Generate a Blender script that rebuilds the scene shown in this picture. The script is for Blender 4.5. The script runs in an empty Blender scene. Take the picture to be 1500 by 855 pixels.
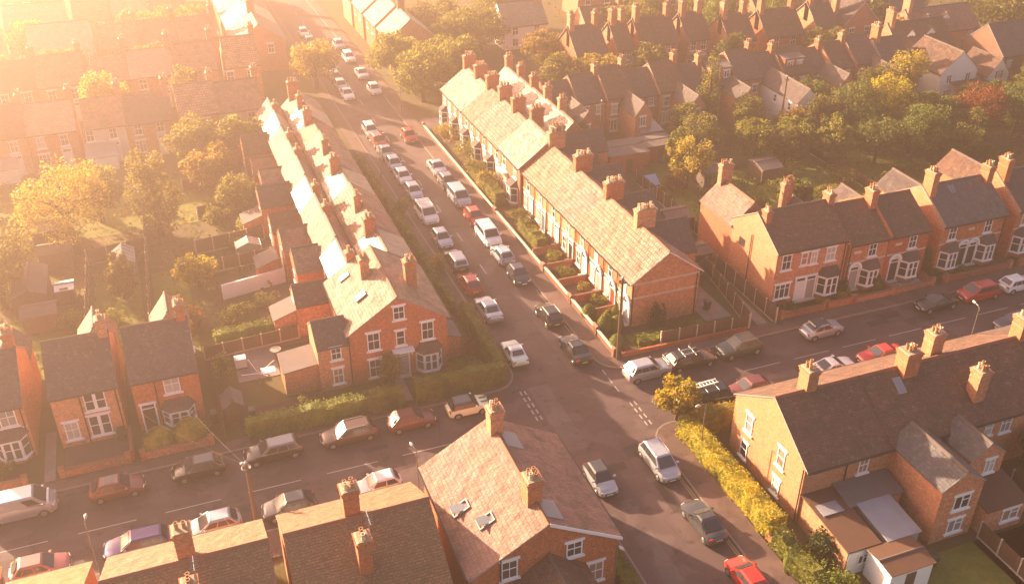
import bpy, bmesh, math, random
from mathutils import Vector, Matrix
R = math.radians
rnd = random.Random(11)
SC = bpy.context.scene
COL = SC.collection

def G(y):
    """ground height: level at the crossroads, falling gently to the north"""
    return -0.028 * max(0.0, min(y, 250.0) - 70.0)

# ------------------------------------------------------------------ mesh builder
class MB:
    def __init__(s):
        s.v, s.f, s.m = [], [], []
    def poly(s, pts, m=0):
        i = len(s.v); s.v += [tuple(p) for p in pts]
        s.f.append(tuple(range(i, i + len(pts)))); s.m.append(m)
    def box(s, x0, x1, y0, y1, z0, z1, m=0, bottom=True):
        a = [(x0,y0,z0),(x1,y0,z0),(x1,y1,z0),(x0,y1,z0),(x0,y0,z1),(x1,y0,z1),(x1,y1,z1),(x0,y1,z1)]
        F = [(4,5,6,7),(0,1,5,4),(1,2,6,5),(2,3,7,6),(3,0,4,7)] + ([(3,2,1,0)] if bottom else [])
        i = len(s.v); s.v += a
        for f in F: s.f.append(tuple(i+k for k in f)); s.m.append(m)
    def prism(s, prof, axis, a0, a1, m=0, caps=True, mcap=None):
        """prof: counter-clockwise 2D polygon; axis 'x': prof=(y,z), axis 'y': prof=(x,z), 'z': prof=(x,y)"""
        def P(p, a):
            return (a,p[0],p[1]) if axis=='x' else ((p[0],a,p[1]) if axis=='y' else (p[0],p[1],a))
        n = len(prof); i = len(s.v)
        s.v += [P(p,a0) for p in prof] + [P(p,a1) for p in prof]
        for k in range(n):
            q = (i+k, i+(k+1)%n, i+n+(k+1)%n, i+n+k)
            s.f.append(q if axis!='y' else q[::-1]); s.m.append(m)
        if caps:
            c0 = tuple(i+k for k in range(n))[::-1]; c1 = tuple(i+n+k for k in range(n))
            if axis=='y': c0, c1 = c0[::-1], c1[::-1]
            s.f += [c0, c1]; s.m += [m if mcap is None else mcap]*2
    def rings(s, rings, m=0, cap=True, closed=True):
        n = len(rings[0]); i = len(s.v)
        for r in rings: s.v += [tuple(p) for p in r]
        for a in range(len(rings)-1):
            for k in range(n if closed else n-1):
                b = i+a*n
                s.f.append((b+k, b+(k+1)%n, b+n+(k+1)%n, b+n+k)); s.m.append(m)
        if cap:
            s.f.append(tuple(i+k for k in range(n))[::-1]); s.m.append(m)
            b = i+(len(rings)-1)*n
            s.f.append(tuple(b+k for k in range(n))); s.m.append(m)
    def lathe(s, prof, c=(0,0,0), n=10, m=0, cap=True):
        s.rings([[(c[0]+r*math.cos(2*math.pi*k/n), c[1]+r*math.sin(2*math.pi*k/n), c[2]+z) for k in range(n)] for r,z in prof], m, cap)
    def tube(s, path, rad, n=6, m=0):
        rs = rad if isinstance(rad,(list,tuple)) else [rad]*len(path)
        P = [Vector(p) for p in path]; rg = []
        for k,p in enumerate(P):
            d = (P[min(k+1,len(P)-1)]-P[max(k-1,0)]).normalized()
            u = d.cross(Vector((0,0,1)) if abs(d.z)<.95 else Vector((1,0,0))).normalized(); w = d.cross(u)
            rg.append([p + (u*math.cos(2*math.pi*q/n)+w*math.sin(2*math.pi*q/n))*rs[k] for q in range(n)])
        s.rings(rg, m)
    def cylx(s, c, r, x0, x1, n=14, axis='y', m=0):
        pr = [(r*math.cos(2*math.pi*k/n), r*math.sin(2*math.pi*k/n)) for k in range(n)]
        if axis=='y': s.prism([(c[0]+a, c[2]+b) for a,b in pr], 'y', x0, x1, m)
        else: s.prism([(c[1]+a, c[2]+b) for a,b in pr], 'x', x0, x1, m)
    def mesh(s, name, mats, smooth=False, sharp=None, fix=False):
        me = bpy.data.meshes.new(name)
        me.from_pydata(s.v, [], s.f)
        if fix:
            b = bmesh.new(); b.from_mesh(me); bmesh.ops.remove_doubles(b, verts=b.verts, dist=1e-4)
            bmesh.ops.recalc_face_normals(b, faces=b.faces); b.to_mesh(me); b.free()
        else:
            me.polygons.foreach_set('material_index', s.m)
        for m in mats: me.materials.append(m)
        uv = me.uv_layers.new(name='UVMap').data
        for p in me.polygons:
            n = p.normal
            if abs(n.z) > .985: u = Vector((1,0,0)); w = Vector((0,1,0))
            else:
                u = Vector((-n.y, n.x, 0)).normalized(); w = n.cross(u)
            for li in p.loop_indices:
                co = me.vertices[me.loops[li].vertex_index].co
                uv[li].uv = (co.dot(u), co.dot(w))
        if smooth:
            me.polygons.foreach_set('use_smooth', [True]*len(me.polygons))
            if sharp: me.set_sharp_from_angle(angle=R(sharp))
        me.update()
        return me
    def build(s, name, mats, parent=None, loc=(0,0,0), **k):
        if not isinstance(mats,(list,tuple)): mats = [mats]
        return link(name, s.mesh(name, mats, **k), parent, loc)

def link(name, me, parent=None, loc=(0,0,0), rz=0):
    o = bpy.data.objects.new(name, me); COL.objects.link(o)
    o.parent = parent; o.location = loc; o.rotation_euler = (0,0,rz)
    return o
LABELS = {}
def tag(o, label, cat, group=None):
    o['label'] = label; o['category'] = cat
    if group: o['group'] = group
    n = len(label.split())
    if n < 4 or n > 16: print('LABEL LENGTH', n, label)
    LABELS.setdefault(label, []).append(o)
    return o
def thing(name, label, cat, x, y, z=None, rz=0, group=None):
    o = bpy.data.objects.new(name, None); COL.objects.link(o); o.empty_display_size = .3
    o.location = (x, y, G(y) if z is None else z); o.rotation_euler = (0,0,rz)
    return tag(o, label, cat, group)
def struct(o, kind='structure'):
    o['kind'] = kind; return o

# ------------------------------------------------------------------ materials
def newmat(name):
    m = bpy.data.materials.new(name); m.use_nodes = True
    nt = m.node_tree; b = nt.nodes['Principled BSDF']
    return m, nt, b
def N(nt, t, **k):
    n = nt.nodes.new(t)
    for a,v in k.items():
        if a.startswith('_'): setattr(n, a[1:], v)
        else: n.inputs[a.replace('_',' ')].default_value = v
    return n
def lk(nt, a, b): nt.links.new(a, b)
def c4(c): return (c[0],c[1],c[2],1)
def mix(nt, f, a, b, mode='MIX'):
    n = nt.nodes.new('ShaderNodeMix'); n.data_type='RGBA'; n.blend_type=mode
    for s,v in ((0,f),(6,a),(7,b)):
        if hasattr(v,'links'): lk(nt, v, n.inputs[s])
        else: n.inputs[s].default_value = v if s==0 else c4(v)
    return n.outputs[2]
def noise(nt, vec, scale, detail=3, rough=.6):
    n = N(nt,'ShaderNodeTexNoise',Scale=scale,Detail=detail,Roughness=rough)
    if vec is not None: lk(nt, vec, n.inputs['Vector'])
    return n.outputs['Fac']
def ramp(nt, f, p0, p1):
    n = nt.nodes.new('ShaderNodeMapRange'); n.inputs[1].default_value=p0; n.inputs[2].default_value=p1
    n.clamp = True; lk(nt, f, n.inputs[0]); return n.outputs[0]
def objrand(nt): return nt.nodes.new('ShaderNodeObjectInfo').outputs['Random']
def hsv(nt, col, h=None, s=None, v=None):
    n = nt.nodes.new('ShaderNodeHueSaturation'); lk(nt, col, n.inputs['Color'])
    for nm,x in (('Hue',h),('Saturation',s),('Value',v)):
        if x is None: continue
        if hasattr(x,'links'): lk(nt, x, n.inputs[nm])
        else: n.inputs[nm].default_value = x
    return n.outputs['Color']
def maprange(nt, f, a, b):
    n = nt.nodes.new('ShaderNodeMapRange'); n.inputs[3].default_value=a; n.inputs[4].default_value=b
    lk(nt, f, n.inputs[0]); return n.outputs[0]
def bump(nt, b, h, strength=.4, dist=.02):
    n = N(nt,'ShaderNodeBump',Strength=strength,Distance=dist); lk(nt, h, n.inputs['Height']); lk(nt, n.outputs[0], b.inputs['Normal'])
def uvpos(nt):
    t = nt.nodes.new('ShaderNodeTexCoord'); return t.outputs['UV'], t.outputs['Object']
def wpos(nt): return nt.nodes.new('ShaderNodeNewGeometry').outputs['Position']

def M_plain(name, c, rough=.7, metal=0, var=.12, spec=.4, nscale=3.0):
    m, nt, b = newmat(name); _, ob = uvpos(nt)
    f = noise(nt, wpos(nt), nscale, 4)
    col = mix(nt, f, tuple(x*(1-var) for x in c), tuple(min(1,x*(1+var)) for x in c))
    lk(nt, col, b.inputs['Base Color']); b.inputs['Roughness'].default_value=rough
    b.inputs['Metallic'].default_value=metal; b.inputs['Specular IOR Level'].default_value=spec
    return m
def M_brick(name, c1, c2, mortar=(.32,.25,.19), bw=.225, rh=.075, painted=False):
    m, nt, b = newmat(name); uv,_ = uvpos(nt); w = wpos(nt)
    br = N(nt,'ShaderNodeTexBrick',Scale=1.0,Mortar_Size=.008,Brick_Width=bw,Row_Height=rh,Color1=c4(c1),Color2=c4(c2),Mortar=c4(mortar))
    br.inputs['Bias'].default_value=-.1; lk(nt, uv, br.inputs['Vector'])
    col = br.outputs['Color']
    f1 = ramp(nt, noise(nt, w, 1.3, 5, .65), .35, .7)
    col = mix(nt, f1, col, mix(nt, .45, col, tuple(x*.5 for x in c1)))
    f2 = ramp(nt, noise(nt, w, 5.0, 4, .7), .45, .65)
    col = mix(nt, f2, col, mix(nt, .5, col, tuple(min(1,x*1.7) for x in c1)))
    f3 = ramp(nt, noise(nt, w, 8.0, 3, .75), .52, .62)
    col = mix(nt, f3, col, mix(nt, .55, col, tuple(x*.38 for x in c1)))
    r = objrand(nt)
    col = hsv(nt, col, maprange(nt, r, .492, .507), maprange(nt, r, 1.05, .9), maprange(nt, r, .85, 1.12))
    lk(nt, col, b.inputs['Base Color']); b.inputs['Roughness'].default_value=.88; b.inputs['Specular IOR Level'].default_value=.2
    bump(nt, b, br.outputs['Fac'], -.3, .01)
    return m
def M_roof(name, c1, c2, bw=.28, rh=.19, stain=(.05,.05,.03), lich=(.22,.2,.14), rough=.75, dark=.5, ms=.02, lsc=2.3, lst=.65):
    m, nt, b = newmat(name); uv,_ = uvpos(nt); w = wpos(nt)
    br = N(nt,'ShaderNodeTexBrick',Scale=1.0,Mortar_Size=ms,Brick_Width=bw,Row_Height=rh,Color1=c4(c1),Color2=c4(c2),Mortar=c4(tuple(x*dark for x in c1)))
    br.inputs['Mortar Smooth'].default_value=.3; lk(nt, uv, br.inputs['Vector'])
    col = br.outputs['Color']
    f = ramp(nt, noise(nt, w, .8, 6, .7), .46, .66); col = mix(nt, f, col, mix(nt, .7, col, stain))
    f = ramp(nt, noise(nt, w, lsc, 6, .75), .54, .66); col = mix(nt, f, col, mix(nt, lst, col, lich))
    f = ramp(nt, noise(nt, w, 9.0, 2, .6), .58, .7); col = mix(nt, f, col, mix(nt, .5, col, tuple(x*.4 for x in c1)))
    r = objrand(nt); col = hsv(nt, col, None, maprange(nt, r, .85, 1.1), maprange(nt, r, .85, 1.15))
    lk(nt, col, b.inputs['Base Color']); b.inputs['Roughness'].default_value=rough; b.inputs['Specular IOR Level'].default_value=.35
    sep = nt.nodes.new('ShaderNodeSeparateXYZ'); lk(nt, uv, sep.inputs[0])
    d = N(nt,'ShaderNodeMath',_operation='DIVIDE'); lk(nt, sep.outputs[1], d.inputs[0]); d.inputs[1].default_value=rh
    fr = N(nt,'ShaderNodeMath',_operation='FRACT'); lk(nt, d.outputs[0], fr.inputs[0])
    a = N(nt,'ShaderNodeMath',_operation='MULTIPLY_ADD'); lk(nt, fr.outputs[0], a.inputs[0]); a.inputs[1].default_value=-1
    lk(nt, br.outputs['Fac'], a.inputs[2])
    sg = noise(nt, w, 1.1, 2, .5)
    a2 = N(nt,'ShaderNodeMath',_operation='MULTIPLY_ADD'); lk(nt, sg, a2.inputs[0]); a2.inputs[1].default_value=6.0; lk(nt, a.outputs[0], a2.inputs[2])
    bump(nt, b, a2.outputs[0], .9, .035)
    return m
def M_leaf(name, c1, c2, tr=.45, c3=None):
    m = bpy.data.materials.new(name); m.use_nodes=True; nt=m.node_tree
    b = nt.nodes['Principled BSDF']; out = nt.nodes['Material Output']
    g = nt.nodes.new('ShaderNodeNewGeometry')
    col = mix(nt, g.outputs['Random Per Island'], c1, c2)
    f = ramp(nt, noise(nt, g.outputs['Position'], .9, 2), .4, .65)
    col = mix(nt, f, col, c3 or tuple(x*.8 for x in c1))
    r = objrand(nt); col = hsv(nt, col, maprange(nt, r, .488, .512), None, maprange(nt, r, .8, 1.2))
    lk(nt, col, b.inputs['Base Color']); b.inputs['Roughness'].default_value=.65; b.inputs['Specular IOR Level'].default_value=.25
    t = nt.nodes.new('ShaderNodeBsdfTranslucent'); lk(nt, hsv(nt, col, .49, 1.15, 1.5), t.inputs['Color'])
    x = nt.nodes.new('ShaderNodeMixShader'); x.inputs[0].default_value=tr
    lk(nt, b.outputs[0], x.inputs[1]); lk(nt, t.outputs[0], x.inputs[2]); lk(nt, x.outputs[0], out.inputs['Surface'])
    return m
def M_ground(name, cols, scale=.5, rough=.95, bstr=.5):
    m, nt, b = newmat(name); w = wpos(nt)
    col = mix(nt, ramp(nt, noise(nt, w, scale, 6, .65), .35, .65), cols[0], cols[1])
    if len(cols)>2: col = mix(nt, ramp(nt, noise(nt, w, scale*2.7, 5, .7), .5, .7), col, cols[2])
    if len(cols)>3: col = mix(nt, ramp(nt, noise(nt, w, scale*.35, 4, .6), .5, .68), col, cols[3])
    lk(nt, col, b.inputs['Base Color']); b.inputs['Roughness'].default_value=rough; b.inputs['Specular IOR Level'].default_value=.2
    bump(nt, b, noise(nt, w, 7.0, 4, .7), bstr, .05)
    return m
def M_asphalt(name, c, stretch=(1,1,1), c2=None):
    m, nt, b = newmat(name); w = wpos(nt)
    mp = nt.nodes.new('ShaderNodeMapping'); mp.inputs['Scale'].default_value=stretch; lk(nt, w, mp.inputs['Vector'])
    col = mix(nt, ramp(nt, noise(nt, mp.outputs[0], .55, 5, .6), .3, .7), tuple(x*.8 for x in c), tuple(x*1.2 for x in c))
    col = mix(nt, ramp(nt, noise(nt, w, .9, 6, .7), .57, .66), col, tuple(x*.5 for x in c))
    col = mix(nt, ramp(nt, noise(nt, w, .35, 3, .5), .56, .6), col, c2 or tuple(x*1.25 for x in c))
    v = N(nt,'ShaderNodeTexVoronoi',Scale=.33,_feature='DISTANCE_TO_EDGE'); lk(nt, w, v.inputs['Vector'])
    col = mix(nt, ramp(nt, v.outputs['Distance'], .008, 0.0), col, tuple(x*.6 for x in c))
    lk(nt, col, b.inputs['Base Color']); b.inputs['Roughness'].default_value=.85; b.inputs['Specular IOR Level'].default_value=.3
    bump(nt, b, noise(nt, w, 30.0, 2, .7), .25, .01)
    return m
def M_slabs(name, c, s=.6):
    m, nt, b = newmat(name); w = wpos(nt)
    br = N(nt,'ShaderNodeTexBrick',Scale=1.0,Mortar_Size=.015,Brick_Width=s,Row_Height=s,Color1=c4(c),Color2=c4(tuple(x*.8 for x in c)),Mortar=c4(tuple(x*.5 for x in c)))
    lk(nt, w, br.inputs['Vector'])
    col = mix(nt, ramp(nt, noise(nt, w, .7, 5, .65), .4, .7), br.outputs['Color'], tuple(x*.7 for x in c))
    lk(nt, col, b.inputs['Base Color']); b.inputs['Roughness'].default_value=.85
    return m
def M_glass(name, c=(.025,.028,.03), rough=.06):
    m, nt, b = newmat(name)
    r = objrand(nt)
    lk(nt, mix(nt, r, c, tuple(x*2.4 for x in c)), b.inputs['Base Color'])
    b.inputs['Roughness'].default_value=rough; b.inputs['Specular IOR Level'].default_value=.6
    return m
def M_paint(name, c, metal=.0, rough=.32):
    m, nt, b = newmat(name)
    f = noise(nt, wpos(nt), 1.7, 3)
    lk(nt, mix(nt, f, tuple(x*.9 for x in c), c), b.inputs['Base Color'])
    b.inputs['Metallic'].default_value=metal; b.inputs['Roughness'].default_value=rough
    b.inputs['Coat Weight'].default_value=.6; b.inputs['Coat Roughness'].default_value=.12
    return m
def M_slat(name, c, width=.14):
    m, nt, b = newmat(name); uv,_ = uvpos(nt)
    br = N(nt,'ShaderNodeTexBrick',Scale=1.0,Mortar_Size=.012,Brick_Width=width,Row_Height=4.0,Color1=c4(c),Color2=c4(tuple(x*.65 for x in c)),Mortar=c4(tuple(x*.3 for x in c)))
    br.offset = 0; lk(nt, uv, br.inputs['Vector'])
    col = mix(nt, ramp(nt, noise(nt, wpos(nt), 2.0, 4), .4, .7), br.outputs['Color'], tuple(x*.6 for x in c))
    lk(nt, col, b.inputs['Base Color']); b.inputs['Roughness'].default_value=.85
    return m

BR = dict(
    orange=M_brick('brick_orange', (.54,.17,.06), (.38,.11,.045)),
    red=M_brick('brick_red', (.50,.135,.05), (.34,.09,.042)),
    buff=M_brick('brick_buff', (.48,.21,.09), (.34,.14,.065)),
    dark=M_brick('brick_dark', (.20,.085,.045), (.14,.06,.038)),
    white=M_plain('white_render', (.78,.73,.68), .85, var=.1, nscale=.8),
    pink=M_plain('pale_render', (.55,.45,.40), .85, var=.12, nscale=.8))
RF = dict(
    slate=M_roof('roof_slate', (.125,.088,.084), (.085,.062,.06), lich=(.22,.165,.135), stain=(.07,.05,.04)),
    brown=M_roof('roof_brown_tile', (.165,.085,.058), (.105,.055,.042), lich=(.24,.17,.11)),
    grey=M_roof('roof_grey_slate', (.095,.085,.09), (.075,.07,.075), .5, .25, rough=.6, dark=.75),
    red=M_roof('roof_red_tile', (.36,.17,.115), (.27,.125,.09), .26, .30, lich=(.34,.22,.15)),
    pan=M_roof('roof_pantile', (.46,.235,.16), (.35,.165,.115), .36, .40, lich=(.42,.29,.19), dark=.16, ms=.035),
    beige=M_roof('roof_beige_tile', (.32,.21,.155), (.25,.16,.12), .3, .3, lich=(.40,.30,.22)),
    moss=M_roof('roof_mossy_tile', (.30,.14,.048), (.19,.088,.036), .26, .19, stain=(.15,.10,.045), lich=(.60,.31,.085), lsc=7.0, lst=.6),
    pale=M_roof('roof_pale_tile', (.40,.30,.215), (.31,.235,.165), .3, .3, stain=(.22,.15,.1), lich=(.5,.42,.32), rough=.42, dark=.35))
MT = dict(
    white=M_plain('white_paint', (.78,.76,.72), .55, var=.06), stone=M_plain('pale_stone', (.55,.46,.36), .8),
    glass=M_glass('window_glass'), blind=M_plain('window_blind', (.42,.39,.35), .5, spec=.6),
    curtain=M_plain('window_curtain',(.30,.17,.12),.45,spec=.6), net=M_plain('window_net',(.22,.21,.2),.4,spec=.6), skyglass=M_glass('skylight_glass', (.10,.11,.12), .05),
    mortar=M_plain('mortar_flaunching',(.30,.21,.14),.9,var=.25), pot=M_plain('chimney_pot_clay', (.36,.19,.10), .8), potc=M_plain('chimney_pot_cream', (.62,.50,.34), .8), soot=M_plain('soot', (.012,.011,.01), .9),
    lead=M_plain('lead_flashing', (.26,.25,.25), .6), iron=M_plain('black_iron', (.025,.022,.02), .5),
    ridge=M_plain('ridge_tile', (.20,.085,.05), .8), ridged=M_plain('ridge_tile_dark', (.10,.075,.065), .8),
    doorW=M_plain('door_white', (.7,.68,.66), .45), doorK=M_plain('door_dark', (.03,.022,.022), .35), doorG=M_plain('door_grey', (.32,.28,.28), .45), doorB=M_plain('door_blue', (.10,.13,.2), .4), doorR=M_plain('door_red', (.25,.04,.03), .4),
    rubber=M_plain('rubber', (.018,.017,.017), .8), rim=M_plain('wheel_rim', (.42,.42,.43), .35, .8), chrome=M_plain('chrome', (.6,.6,.6), .2, 1),
    trim=M_plain('black_trim', (.02,.02,.021), .5), carglass=M_glass('car_glass', (.022,.024,.028), .14),
    lampc=M_plain('headlight_lens', (.62,.62,.6), .12), lampr=M_plain('tail_light_lens', (.35,.02,.015), .2),
    plateY=M_plain('plate_yellow', (.62,.5,.10), .5), plateW=M_plain('plate_white', (.75,.74,.7), .5),
    bark=M_plain('bark', (.075,.05,.032), .9, var=.35, nscale=5), wood=M_slat('fence_wood', (.16,.085,.045)), woodg=M_slat('shed_wood', (.15,.10,.065), .18),
    conc=M_plain('concrete', (.40,.34,.29), .85, var=.15), concl=M_plain('concrete_post', (.46,.37,.29), .85, var=.2), felt=M_plain('roof_felt', (.13,.105,.10), .9, var=.25, nscale=1.2),
    brownfelt=M_plain('brown_felt', (.10,.05,.03), .9, var=.2, nscale=1.2), poly=M_plain('polycarbonate', (.24,.235,.25), .25, spec=.6, var=.25, nscale=.9), galv=M_plain('galvanised', (.45,.44,.43), .4, .6),
    poleW=M_plain('pole_wood', (.12,.07,.04), .85, var=.3), lampg=M_plain('lamp_post_grey', (.13,.13,.12), .5, .3), lens=M_plain('lamp_lens', (.42,.40,.37), .25),
    wheelie=M_plain('bin_plastic', (.035,.05,.035), .5), gravel=M_ground('pale_gravel', [(.5,.46,.43),(.40,.36,.33),(.58,.54,.5)], 3.0),
    plaque=M_plain('stone_plaque', (.6,.53,.45), .8), ghframe=M_plain('greenhouse_frame', (.6,.58,.55), .4, .4), ghglass=M_plain('greenhouse_glass', (.24,.25,.23), .1, spec=.7, var=.3), blue=M_plain('blue_tarp', (.25,.38,.58), .6), tarp=M_plain('white_sheet', (.66,.62,.6), .6), red=M_plain('red_plastic', (.4,.06,.04), .5))
LF = dict(
    green=M_leaf('leaf_green', (.08,.102,.02), (.155,.165,.036), c3=(.055,.072,.015)),
    olive=M_leaf('leaf_olive', (.135,.138,.03), (.235,.205,.048), c3=(.09,.096,.022)),
    yellow=M_leaf('leaf_yellow', (.25,.19,.04), (.36,.26,.06), c3=(.16,.14,.035)),
    rust=M_leaf('leaf_rust', (.16,.055,.02), (.24,.10,.03), c3=(.10,.05,.018)),
    dark=M_leaf('leaf_dark', (.028,.045,.012), (.06,.075,.02), .3, c3=(.022,.034,.009)),
    lime=M_leaf('leaf_lime', (.135,.145,.026), (.22,.205,.042), c3=(.095,.105,.02)),
    hedge=M_leaf('leaf_hedge', (.125,.145,.024), (.22,.225,.04), .4, c3=(.09,.11,.02)),
    gold=M_leaf('leaf_gold', (.32,.26,.035), (.46,.36,.05), c3=(.17,.17,.028)))
# ------------------------------------------------------------------ house fittings (shared meshes)
CACHE = {}
def cached(key, fn):
    if key not in CACHE: CACHE[key] = fn()
    return CACHE[key]
def win_mesh(style, w, h):
    def mk():
        f = MB(); t=.085; o=-.055
        f.box(-w/2, -w/2+t, o, 0, 0, h); f.box(w/2-t, w/2, o, 0, 0, h)
        f.box(-w/2+t, w/2-t, o, 0, h-t, h); f.box(-w/2+t, w/2-t, o, 0, 0, t)
        i = -.045
        if style in ('sash','blind','four'):
            f.box(-w/2+t, w/2-t, i, 0, h*.52, h*.52+.07)
            if style!='sash' or w>.9: f.box(-.022, .022, i+.004, 0, t, h-t)
        if style=='twin':
            f.box(-.13, .13, o-.01, 0, t, h-t)
            for s in (-1,1):
                f.box(min(s*.13,s*(w/2-t)), max(s*.13,s*(w/2-t)), i, 0, h*.5, h*.5+.07)
        if style=='case':
            f.box(-.05, .05, i, 0, t, h-t); f.box(.05, w/2-t, i, 0, h*.62, h*.62+.06)
        if style=='three':
            for q in (-1/6,1/6): f.box(q*w-.045, q*w+.045, i, 0, t, h-t)
            f.box(-w/2+t, w/2-t, i+.005, 0, h*.66, h*.66+.05)
        s = MB(); s.box(-w/2-.16, w/2+.16, -.16, 0, -.13, 0)
        l = MB(); l.box(-w/2-.15, w/2+.15, -.07, 0, h, h+.19)
        p = MB(); p.poly([(-w/2+.02,-.012,.02),(w/2-.02,-.012,.02),(w/2-.02,-.012,h-.02),(-w/2+.02,-.012,h-.02)])
        return (f.mesh('window_frame',[MT['white']]), s.mesh('window_sill',[MT['white']]), l.mesh('window_lintel',[MT['white']]), p.mesh('window_pane',[MT['blind' if style=='blind' else 'glass']]))
    return cached(('win',style,round(w,2),round(h,2)), mk)
def door_mesh(col, w=.95, h=2.15, hood=None):
    def mk():
        d = MB(); d.box(-w/2, w/2, -.05, 0, .12, h)
        for z0,z1 in ((.25,.95),(1.1,1.7)): 
            for s in (-1,1): d.box(min(s*.08,s*(w/2-.1)), max(s*.08,s*(w/2-.1)), -.065, -.05, z0+.1, z1+.1)
        f = MB(); f.box(-w/2-.12, -w/2, -.09, 0, 0, h+.5); f.box(w/2, w/2+.12, -.09, 0, 0, h+.5); f.box(-w/2, w/2, -.09, 0, h, h+.07); f.box(-w/2-.2, w/2+.2, -.12, 0, h+.42, h+.62)
        s = MB(); s.box(-w/2-.15, w/2+.15, -.45, 0, 0, .12)
        p = MB(); p.poly([(-w/2,-.02,h+.07),(w/2,-.02,h+.07),(w/2,-.02,h+.42),(-w/2,-.02,h+.42)])
        hd = None
        if hood=='arch':
            q = MB(); n=9
            ou = [((w/2+.32)*math.cos(math.pi*k/n), h+.15+(w/2+.32)*math.sin(math.pi*k/n)*1.15) for k in range(n+1)]
            inn = [((w/2+.12)*math.cos(math.pi*k/n), h+.15+(w/2+.12)*math.sin(math.pi*k/n)*1.15) for k in range(n+1)]
            for k in range(n): q.prism([ou[k],ou[k+1],inn[k+1],inn[k]], 'y', -.24, -.095)
            hd = q.mesh('door_hood',[MT['white']], fix=True)
        elif hood=='flat':
            q = MB(); q.box(-w/2-.45, w/2+.45, -.7, 0, h+.62, h+.8)
            for sg in (-1,1): q.prism([(sg*(w/2+.28)-.05,h+.1),(sg*(w/2+.28)+.05,h+.1),(sg*(w/2+.28)+.05,h+.62),(sg*(w/2+.28)-.05,h+.62)],'y',-.4,-.0)
            hd = q.mesh('door_hood',[MT['white']])
        return (d.mesh('door',[MT[col]]), f.mesh('door_frame',[MT['white']]), s.mesh('door_step',[MT['stone']]), p.mesh('door_fanlight',[MT['glass']]), hd)
    return cached(('door',col,w,h,hood), mk)
def bay_mesh(w, h, z0, roofkey, splay=.55, dep=.75):
    def mk():
        A = [(-w/2,0),(-w/2+splay,-dep),(w/2-splay,-dep),(w/2,0)]
        base = MB(); base.prism([(x,y) for x,y in A],'z',0,z0)
        fr = MB(); pn = MB()
        for k in range(3):
            p,q = Vector((*A[k],0)), Vector((*A[k+1],0)); e=(q-p); L=e.length; e.normalize(); n=Vector((e.y,-e.x,0))
            def slab(a0,a1,zz0,zz1,o0,o1):
                c=[p+e*a0+n*o0, p+e*a1+n*o0, p+e*a1+n*o1, p+e*a0+n*o1]
                fr.prism([(v.x,v.y) for v in c][::-1],'z',zz0,zz1)
            slab(0,.11,z0,z0+h,-.02,.05); slab(L-.11,L,z0,z0+h,-.021,.05)
            slab(.11,L-.11,z0,z0+.1,-.02,.06); slab(.11,L-.11,z0+h-.14,z0+h,-.02,.05); slab(.11,L-.11,z0+h*.52,z0+h*.52+.07,-.02,.03)
            if k==1 and L>1.0: slab(L/2-.08,L/2+.08,z0+.1,z0+h-.14,-.02,.04)
            pn.poly([p+e*.1+Vector((0,0,z0+.08)), p+e*(L-.1)+Vector((0,0,z0+.08)), p+e*(L-.1)+Vector((0,0,z0+h-.1)), p+e*.1+Vector((0,0,z0+h-.1))])
        fr.prism([(-w/2-.1,0),(-w/2+splay-.08,-dep-.12),(w/2-splay+.08,-dep-.12),(w/2+.1,0)],'z',z0-.1,z0)
        fr.prism([(-w/2-.06,0),(-w/2+splay-.05,-dep-.08),(w/2-splay+.05,-dep-.08),(w/2+.06,0)],'z',z0+h,z0+h+.12)
        rf = MB(); zt=z0+h+.12; o=[(-w/2-.16,0,zt),(-w/2+splay-.1,-dep-.18,zt),(w/2-splay+.1,-dep-.18,zt),(w/2+.16,0,zt)]
        t=[(-w/2+.35,0,zt+.75),(w/2-.35,0,zt+.75)]
        rf.poly([o[1],o[2],t[1],t[0]]); rf.poly([o[0],o[1],t[0]]); rf.poly([o[2],o[3],t[1]]); rf.poly([o[3],o[2],o[1],o[0]])
        return base, fr.mesh('bay_frame',[MT['white']], fix=True), pn.mesh('bay_pane',[MT['glass']]), rf.mesh('bay_roof',[RF[roofkey]], fix=True)
    return cached(('bay',round(w,2),round(h,2),z0,roofkey), mk)
def pot_mesh(kind):
    def mk():
        p=MB(); p.lathe([(.15,0),(.135,.1),(.12,.45),(.15,.5),(.15,.56),(.105,.56),(.10,.40)],n=10,m=0,cap=False)
        i=len(p.v); p.v+=[(.10*math.cos(.628*k),.10*math.sin(.628*k),.42) for k in range(10)]; p.f.append(tuple(range(i,i+10))); p.m.append(1)
        return p.mesh('chimney_pot',[MT[kind],MT['soot']],smooth=True,sharp=40)
    return cached(('pot',kind), mk)
def roof_prof(a0,a1,e,r,o,t,rp):
    am = a0+(a1-a0)*rp; s0=(r-e)/(am-a0); s1=(r-e)/(a1-am)
    return [(a0-o,e-o*s0),(am,r),(a1+o,e-o*s1),(a1+o,e-o*s1+t),(am,r+t),(a0-o,e-o*s0+t)]
def gable_solid(name, x0,x1,y0,y1,e,r,axis,mat,parent,base=-1.0,rp=.5):
    m=MB()
    if axis=='x': m.prism([(y0,base),(y1,base),(y1,e),(y0+(y1-y0)*rp,r),(y0,e)],'x',x0,x1)
    else: m.prism([(x0,base),(x1,base),(x1,e),(x0+(x1-x0)*rp,r),(x0,e)],'y',y0,y1)
    del_top = []
    return m.build(name,[mat],parent)
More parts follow.
